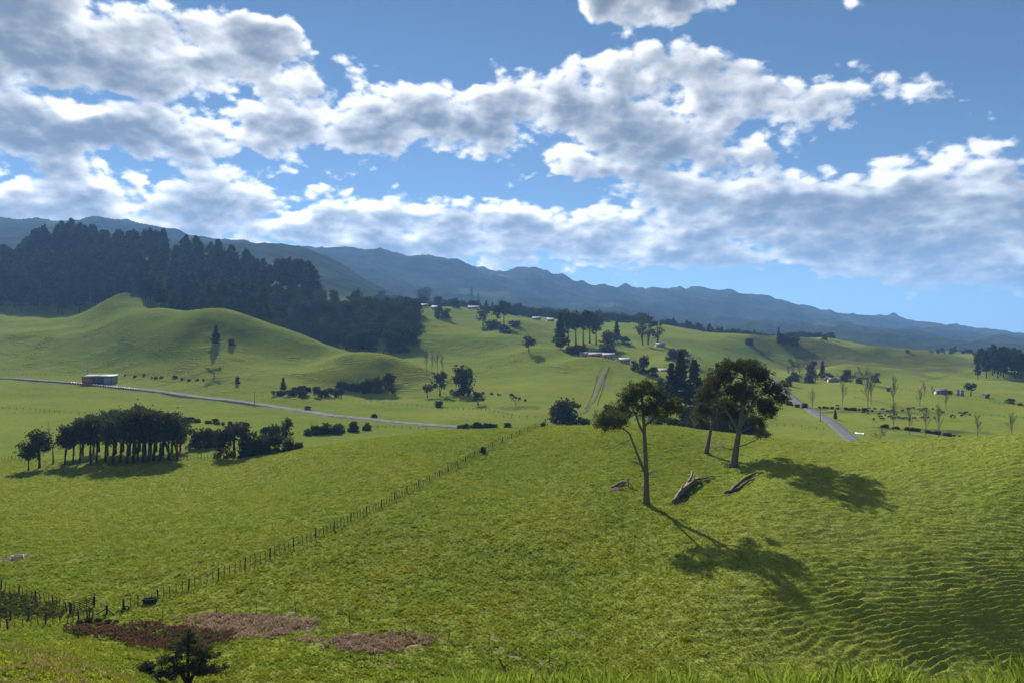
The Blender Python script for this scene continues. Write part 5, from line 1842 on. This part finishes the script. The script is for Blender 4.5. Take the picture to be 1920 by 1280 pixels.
# ------------------------------------------------------------------ cattle
b = MB()
b.tube([(-1.05, 0, 0.98), (-0.9, 0, 1.02), (-0.3, 0, 0.95), (0.4, 0, 0.97), (0.85, 0, 1.05), (1.1, 0, 1.15)], [0.18, 0.34, 0.42, 0.38, 0.32, 0.17], 8)
b.tube([(0.95, 0, 1.12), (1.2, 0, 1.05), (1.42, 0, 0.85), (1.62, 0, 0.66)], [0.2, 0.16, 0.15, 0.08], 6)
for lx, ly in ((-0.8, 0.2), (-0.85, -0.2), (0.7, 0.2), (0.75, -0.2)):
    b.tube([(lx, ly, 0.9), (lx - 0.04, ly, 0.45), (lx, ly, 0.0)], [0.15, 0.08, 0.06], 5)
b.tube([(-1.1, 0, 1.1), (-1.2, 0, 0.8), (-1.18, 0, 0.45)], [0.04, 0.03, 0.04], 4)
for s in (-1, 1):
    b.tube([(1.38, 0.12 * s, 1.0), (1.36, 0.3 * s, 1.02)], [0.05, 0.03], 4)
cow_meshes = [b.mesh('cow', M['cow'], True), b.mesh('cow', M['cow_brown'], True)]
COWS = [(1619, 775), (1627, 776), (1650, 774), (1655, 769), (1664, 773), (1672, 772), (1648, 778), (1651, 783), (1654, 787), (1668, 783), (1676, 786), (1683, 784), (1687, 786), (1693, 786), (1698, 786), (1705, 787), (1714, 786), (1722, 769),
        (1727, 772), (1731, 769), (1736, 768), (1737, 771), (1749, 768), (1760, 769), (1768, 775), (1729, 785), (1740, 785), (1752, 785), (1783, 783), (1790, 783), (1803, 781), (1808, 778), (1811, 775), (1818, 779), (1640, 768), (1628, 767), (1703, 768),
        (1712, 767), (1692, 772), (1660, 779), (1679, 779), (1800, 776), (1786, 781), (1638, 788), (1570, 762)]
for i, (px, py) in enumerate(COWS):
    x, y, z = spot(px, py, 300)
    o = obj('cow', cow_meshes[1 if i % 6 == 5 else 0])
    o.location = (x, y, z)
    o.rotation_euler = (0, 0, rp.random() * 6.28)
    tag(o, 'reddish-brown cow grazing with the herd between the bare poplars' if i % 6 == 5 else 'black cow grazing with the herd between the bare poplars', 'cow', 'brown cattle of the herd' if i % 6 == 5 else 'black cattle of the herd')


# ------------------------------------------------------------------ low vegetation in the gully
def in_poly(x, y, poly):
    c = np.zeros(len(x), bool)
    n = len(poly)
    for i in range(n):
        x1, y1 = poly[i]
        x2, y2 = poly[(i + 1) % n]
        k = ((y1 > y) != (y2 > y)) & (x < (x2 - x1) * (y - y1) / (y2 - y1 + 1e-12) + x1)
        c ^= k
    return c


def patch_points(pix, n, seed):
    """random ground points inside a patch outlined in the photograph"""
    P = polyline([(a_, b_, 55) for a_, b_ in pix])
    r = np.random.default_rng(seed)
    x = r.uniform(P[:, 0].min(), P[:, 0].max(), n)
    y = r.uniform(P[:, 1].min(), P[:, 1].max(), n)
    k = in_poly(x + 1.3 * fbm(x / 2.2, y / 2.2, 3, seed), y + 0.9 * fbm(x / 2.2, y / 2.2, 3, seed + 11), P)
    return x[k], y[k], r


def weed_mass(name, pix, n, mat, label, hmax, leaf, seed, lump=1.6, stretch=1.8, up=0.3, fill=0.25):
    x, y, r = patch_points(pix, n, seed)
    kk = (0.5 + 0.9 * fbm(x / 1.1, y / 1.1, 3, seed + 8)) > r.random(len(x)) * 0.95
    x, y = x[kk], y[kk]
    lum = 0.5 + 0.5 * perm_noise(x / lump, y / lump, seed + 5) + 0.3 * perm_noise(x / lump * 2.3, y / lump * 2.3, seed + 6)
    top = hmax * np.clip(0.25 + 0.85 * lum, 0.12, 1.3)
    z = ground(x, y) + top * (1 - fill * r.random(len(x)) ** 1.5 * 2)
    me = leaf_mesh(name, np.stack([x, y, z], -1), leaf, 0.5, r, mat, stretch, up)
    o = obj(name, me)
    tag(o, label, None, None, 'stuff')
    o['category'] = name.split('_')[-1]
    return o


weed_mass('bramble_thicket', [(-70, 1098), (0, 1114), (60, 1124), (110, 1142), (126, 1156), (95, 1160), (40, 1160), (0, 1158), (-70, 1150)], 26000, M['bramble'], 'grey-green bramble thicket between the two left fences', 0.95, 0.17, 41)
weed_mass('red_weeds', [(118, 1183), (150, 1176), (230, 1176), (262, 1170), (300, 1172), (330, 1178), (400, 1188), (436, 1194), (425, 1206), (395, 1212), (330, 1216), (300, 1222), (255, 1214), (205, 1200), (160, 1192), (135, 1190)],
          30000, M['redleaf'], 'rust-red weed patch on the gully floor', 0.85, 0.14, 42, 1.3)
weed_mass('grey_weeds', [(135, 1184), (160, 1181), (178, 1188), (170, 1195), (145, 1194)], 3000, M['bramble'], 'grey-green weeds at the left of the red patch', 0.7, 0.15, 43)
weed_mass('red_green_weeds', [(330, 1190), (430, 1194), (420, 1206), (350, 1212), (280, 1204), (220, 1196), (230, 1190)], 2600, M['bramble'], 'green shoots scattered through the red weed patch', 0.95, 0.15, 44)
weed_mass('dead_stalks', [(325, 1158), (400, 1150), (470, 1149), (560, 1160), (600, 1164), (590, 1175), (540, 1184), (510, 1198), (440, 1200), (400, 1190), (360, 1178)], 17000, M['deadleaf'], 'brown dead weed stalks left of the second brown patch', 0.35, 0.10, 45, 1.2, 4.0, 1.2)
weed_mass('dead_stalks', [(605, 1206), (640, 1192), (720, 1186), (800, 1192), (818, 1200), (770, 1212), (740, 1228), (690, 1226), (640, 1222), (615, 1216)], 11000, M['deadleaf'], 'brown dead weed stalks of the right-hand brown patch', 0.35, 0.10, 46, 1.2, 4.0, 1.2)
weed_mass('dead_stalks', [(545, 1196), (600, 1194), (612, 1204), (560, 1204)], 900, M['deadleaf'], 'thin strip of dead stalks joining the brown patches', 0.3, 0.10, 47, 1.2, 4.0, 1.2)


# ------------------------------------------------------------------ pasture grass tufts on the near slopes
def tuft_object(name, seed, n=16, h=0.24, w=0.070, spread=0.24, mat='grass'):
    r = np.random.default_rng(seed)
    v, f = [], []
    for i in range(n):
        a_ = r.random() * 6.28
        bx, by = r.normal(size=2) * spread * 0.45
        lx, ly = math.cos(a_) * spread * r.uniform(0.4, 1.1), math.sin(a_) * spread * r.uniform(0.4, 1.1)
        hh = h * r.uniform(0.6, 1.15)
        px_, py_ = -math.sin(a_) * w * 0.5, math.cos(a_) * w * 0.5
        k = len(v)
        v += [(bx - px_, by - py_, -0.04), (bx + px_, by + py_, -0.04), (bx + lx * 0.5 + px_ * 0.8, by + ly * 0.5 + py_ * 0.8, hh * 0.65), (bx + lx * 0.5 - px_ * 0.8, by + ly * 0.5 - py_ * 0.8, hh * 0.65), (bx + lx, by + ly, hh * 0.95)]
        f += [(k, k + 1, k + 2, k + 3), (k + 3, k + 2, k + 4)]
    me = mesh_from(name, v, [i for q in f for i in q], [len(q) for q in f], M[mat])
    return bpy.data.objects.new(name, me)


def scatter(name, pts, scales, proto, label, seed):
    me = bpy.data.meshes.new(name)
    me.vertices.add(len(pts))
    me.vertices.foreach_set('co', np.asarray(pts, np.float32).ravel())
    r = np.random.default_rng(seed)
    a_ = me.attributes.new('size', 'FLOAT', 'POINT')
    a_.data.foreach_set('value', np.asarray(scales, np.float32))
    a_ = me.attributes.new('turn', 'FLOAT_VECTOR', 'POINT')
    tv = np.zeros((len(pts), 3), np.float32)
    tv[:, 2] = r.random(len(pts)) * 6.28
    tv[:, 0] = r.normal(size=len(pts)) * 0.12
    a_.data.foreach_set('vector', tv.ravel())
    o = obj(name, me)
    tag(o, label, 'grass', None, 'stuff')
    ng = bpy.data.node_groups.new(name, 'GeometryNodeTree')
    ng.interface.new_socket('Geometry', in_out='INPUT', socket_type='NodeSocketGeometry')
    ng.interface.new_socket('Geometry', in_out='OUTPUT', socket_type='NodeSocketGeometry')
    gi, go = ng.nodes.new('NodeGroupInput'), ng.nodes.new('NodeGroupOutput')
    iop = ng.nodes.new('GeometryNodeInstanceOnPoints')
    oi = ng.nodes.new('GeometryNodeObjectInfo')
    oi.inputs['Object'].default_value = proto
    n1 = ng.nodes.new('GeometryNodeInputNamedAttribute'); n1.data_type = 'FLOAT'; n1.inputs['Name'].default_value = 'size'
    n2 = ng.nodes.new('GeometryNodeInputNamedAttribute'); n2.data_type = 'FLOAT_VECTOR'; n2.inputs['Name'].default_value = 'turn'
    L_ = ng.links
    L_.new(gi.outputs[0], iop.inputs['Points'])
    L_.new(oi.outputs['Geometry'], iop.inputs['Instance'])
    L_.new(n1.outputs[0], iop.inputs['Scale'])
    e2r = ng.nodes.new('FunctionNodeEulerToRotation')
    L_.new(n2.outputs[0], e2r.inputs[0])
    L_.new(e2r.outputs[0], iop.inputs['Rotation'])
    L_.new(iop.outputs[0], go.inputs[0])
    md = o.modifiers.new('tufts', 'NODES')
    md.node_group = ng
    return o


def grass_field(n, seed):
    r = np.random.default_rng(seed)
    d = np.sqrt(r.uniform(50.0 ** 2, 240.0 ** 2, n))
    # nearer ground gets more, smaller tufts
    d = 42.0 * (252.0 / 42.0) ** (r.random(n) ** 0.58)
    u = r.uniform(-0.74, 0.74, n)
    x = u * d
    keep = d < np.where(u < -0.25, 252, np.interp(u, [-0.25, 0.2, 0.66], [238, 226, 158]))
    x, d = x[keep], d[keep]
    dens = 0.5 + 0.5 * fbm(x / 2.2, d / 2.2, 3, seed + 9)
    k = r.random(len(x)) < np.clip(0.05 + 0.9 * dens, 0, 1)
    x, d, dens = x[k], d[k], dens[k]
    # bare earth carries none
    uu, ll = x / d, np.log(d)
    i = np.clip(np.searchsorted(LD, ll), 0, len(LD) - 1)
    j = np.clip(np.searchsorted(U, uu), 0, len(U) - 1)
    ok = r.random(len(x)) > soil[i, j] * 0.7
    x, d, dens = x[ok], d[ok], dens[ok]
    sc = 0.98 * (0.36 + 0.90 * np.clip(dens, 0, 1) ** 1.8) * r.uniform(0.6, 1.4, len(x))
    sc = sc * (1 - 0.55 * sstep(0.12, 0.42, x / d))
    return np.stack([x, d, ground(x, d)], -1), sc


for i in range(3):
    pts, sc = grass_field(180000, 60 + i)
    scatter('pasture_grass', pts, sc, tuft_object('grass_tuft', 90 + i), 'short green pasture grass over the front hill and gully', 70 + i)
# dry grass on the near left bank
r_ = np.random.default_rng(64)
x = r_.uniform(-46, -26, 2600)
d = r_.uniform(46, 68, 2600)
k = (x / d < -0.44 - 0.02 * (d - 58) / 5) & (fbm(x / 2.5, d / 2.5, 2, 640) > 0.1)
pts = np.stack([x[k], d[k], ground(x[k], d[k])], -1)
scatter('dry_grass', pts, r_.uniform(0.6, 1.2, k.sum()), tuft_object('dry_tuft', 95, mat='drygrass', h=0.34), 'dry yellow grass on the bank at the bottom left', 75)


# ------------------------------------------------------------------ long grass at the photographer's feet
def blades(name, n, seed, label, mat, dlo, dhi, hfun, ulo=-0.76, uhi=0.76):
    r = np.random.default_rng(seed)
    y = r.uniform(dlo, dhi, n)
    u = r.uniform(ulo, uhi, n)
    x = u * y
    z = ground(x, y)
    h = hfun(u, x, y, r)
    k = h > 0.03
    x, y, z, h = x[k], y[k], z[k], h[k]
    n = len(x)
    a_ = r.random(n) * 6.28
    lean = h * r.uniform(0.15, 0.75, n)
    dx, dy = np.cos(a_) * lean, np.sin(a_) * lean
    w = r.uniform(0.004, 0.009, n)
    b_ = r.random(n) * 3.14
    wx, wy = np.cos(b_) * w, np.sin(b_) * w
    v = np.zeros((n, 7, 3))
    for i, (t, q, ww) in enumerate(((0.0, 0.0, 1.0), (0.55, 0.30, 0.85), (0.88, 0.68, 0.5))):
        cx, cy, cz = x + dx * q, y + dy * q, z + h * t - 0.02
        v[:, 2 * i] = np.stack([cx - wx * ww, cy - wy * ww, cz], -1)
        v[:, 2 * i + 1] = np.stack([cx + wx * ww, cy + wy * ww, cz], -1)
    v[:, 6] = np.stack([x + dx, y + dy, z + h * (1.0 - 0.25 * (lean / h) ** 2)], -1)
    base = (np.arange(n) * 7)[:, None]
    q4 = np.concatenate([base + np.array([0, 1, 3, 2]), base + np.array([2, 3, 5, 4])], 0)
    t3 = base + np.array([4, 5, 6])
    flat = np.concatenate([q4.ravel(), t3.ravel()])
    sz = np.concatenate([np.full(len(q4), 4), np.full(len(t3), 3)])
    o = obj(name, mesh_from(name, v.reshape(-1, 3), flat, sz, M[mat]))
    tag(o, label, 'grass', None, 'stuff')


def h_long(u, x, y, r):
    clump = 0.5 + 0.5 * fbm(x / 0.35, y / 0.35, 2, 811) + 0.25 * perm_noise(x / 1.1, y / 1.1, 815)
    base = np.interp(u, [-0.7, -0.45, -0.1, 0.07, 0.2, 0.66], [0.09, 0.12, 0.12, 0.15, 0.20, 0.21])
    return base * (0.45 + 0.75 * np.clip(clump, 0, 1.2)) * r.uniform(0.5, 1.25, len(x))


blades('long_grass', 60000, 81, 'long bright green grass along the bottom edge at the viewpoint', 'tallgrass', 2.4, 4.9, h_long)
blades('dry_stems', 1200, 82, 'pale dry grass stems among the long grass at the bottom edge', 'drygrass', 3.0, 4.6, lambda u, x, y, r: 0.16 * r.uniform(0.3, 1.0, len(x)) * (perm_noise(x / 0.8, y / 0.8, 9) > 0.1))
for i, (px, d, h, w, lab) in enumerate(((930, 9.0, 2.2, 1.0, 'left bare twiggy shrub poking up at the bottom edge'), (985, 8.6, 2.35, 0.9, 'tallest bare twiggy shrub poking up at the bottom edge'), (1030, 8.4, 2.1, 0.8, 'right bare twiggy shrub poking up at the bottom edge'))):
    x = (px - 960) / F * d
    zt = CZ - (1242 + 10 * i - HZ) / F * d
    plant('bareround', 'twiggy_shrub', 0, 0, 0, lab, 'shrub', pos=(x, d), h=max(0.6, zt - float(ground(x, d))), w=w, var=i)

# ------------------------------------------------------------------ air
HAZE = 8.0e-5
b = MB()
b.box(0, 6000, -40, 40000, 22000, 900)
m, t, out = new_mat('air')
pv = t.add('ShaderNodeVolumePrincipled')
pv.inputs['Color'].default_value = (0.24, 0.50, 1.0, 1)
pv.inputs['Density'].default_value = HAZE
pv.inputs['Anisotropy'].default_value = 0.2
t.put(out.inputs['Volume'], pv.outputs[0])
o = b.build('haze', m)
tag(o, 'thin blue haze in the air over the valley', kind='stuff')
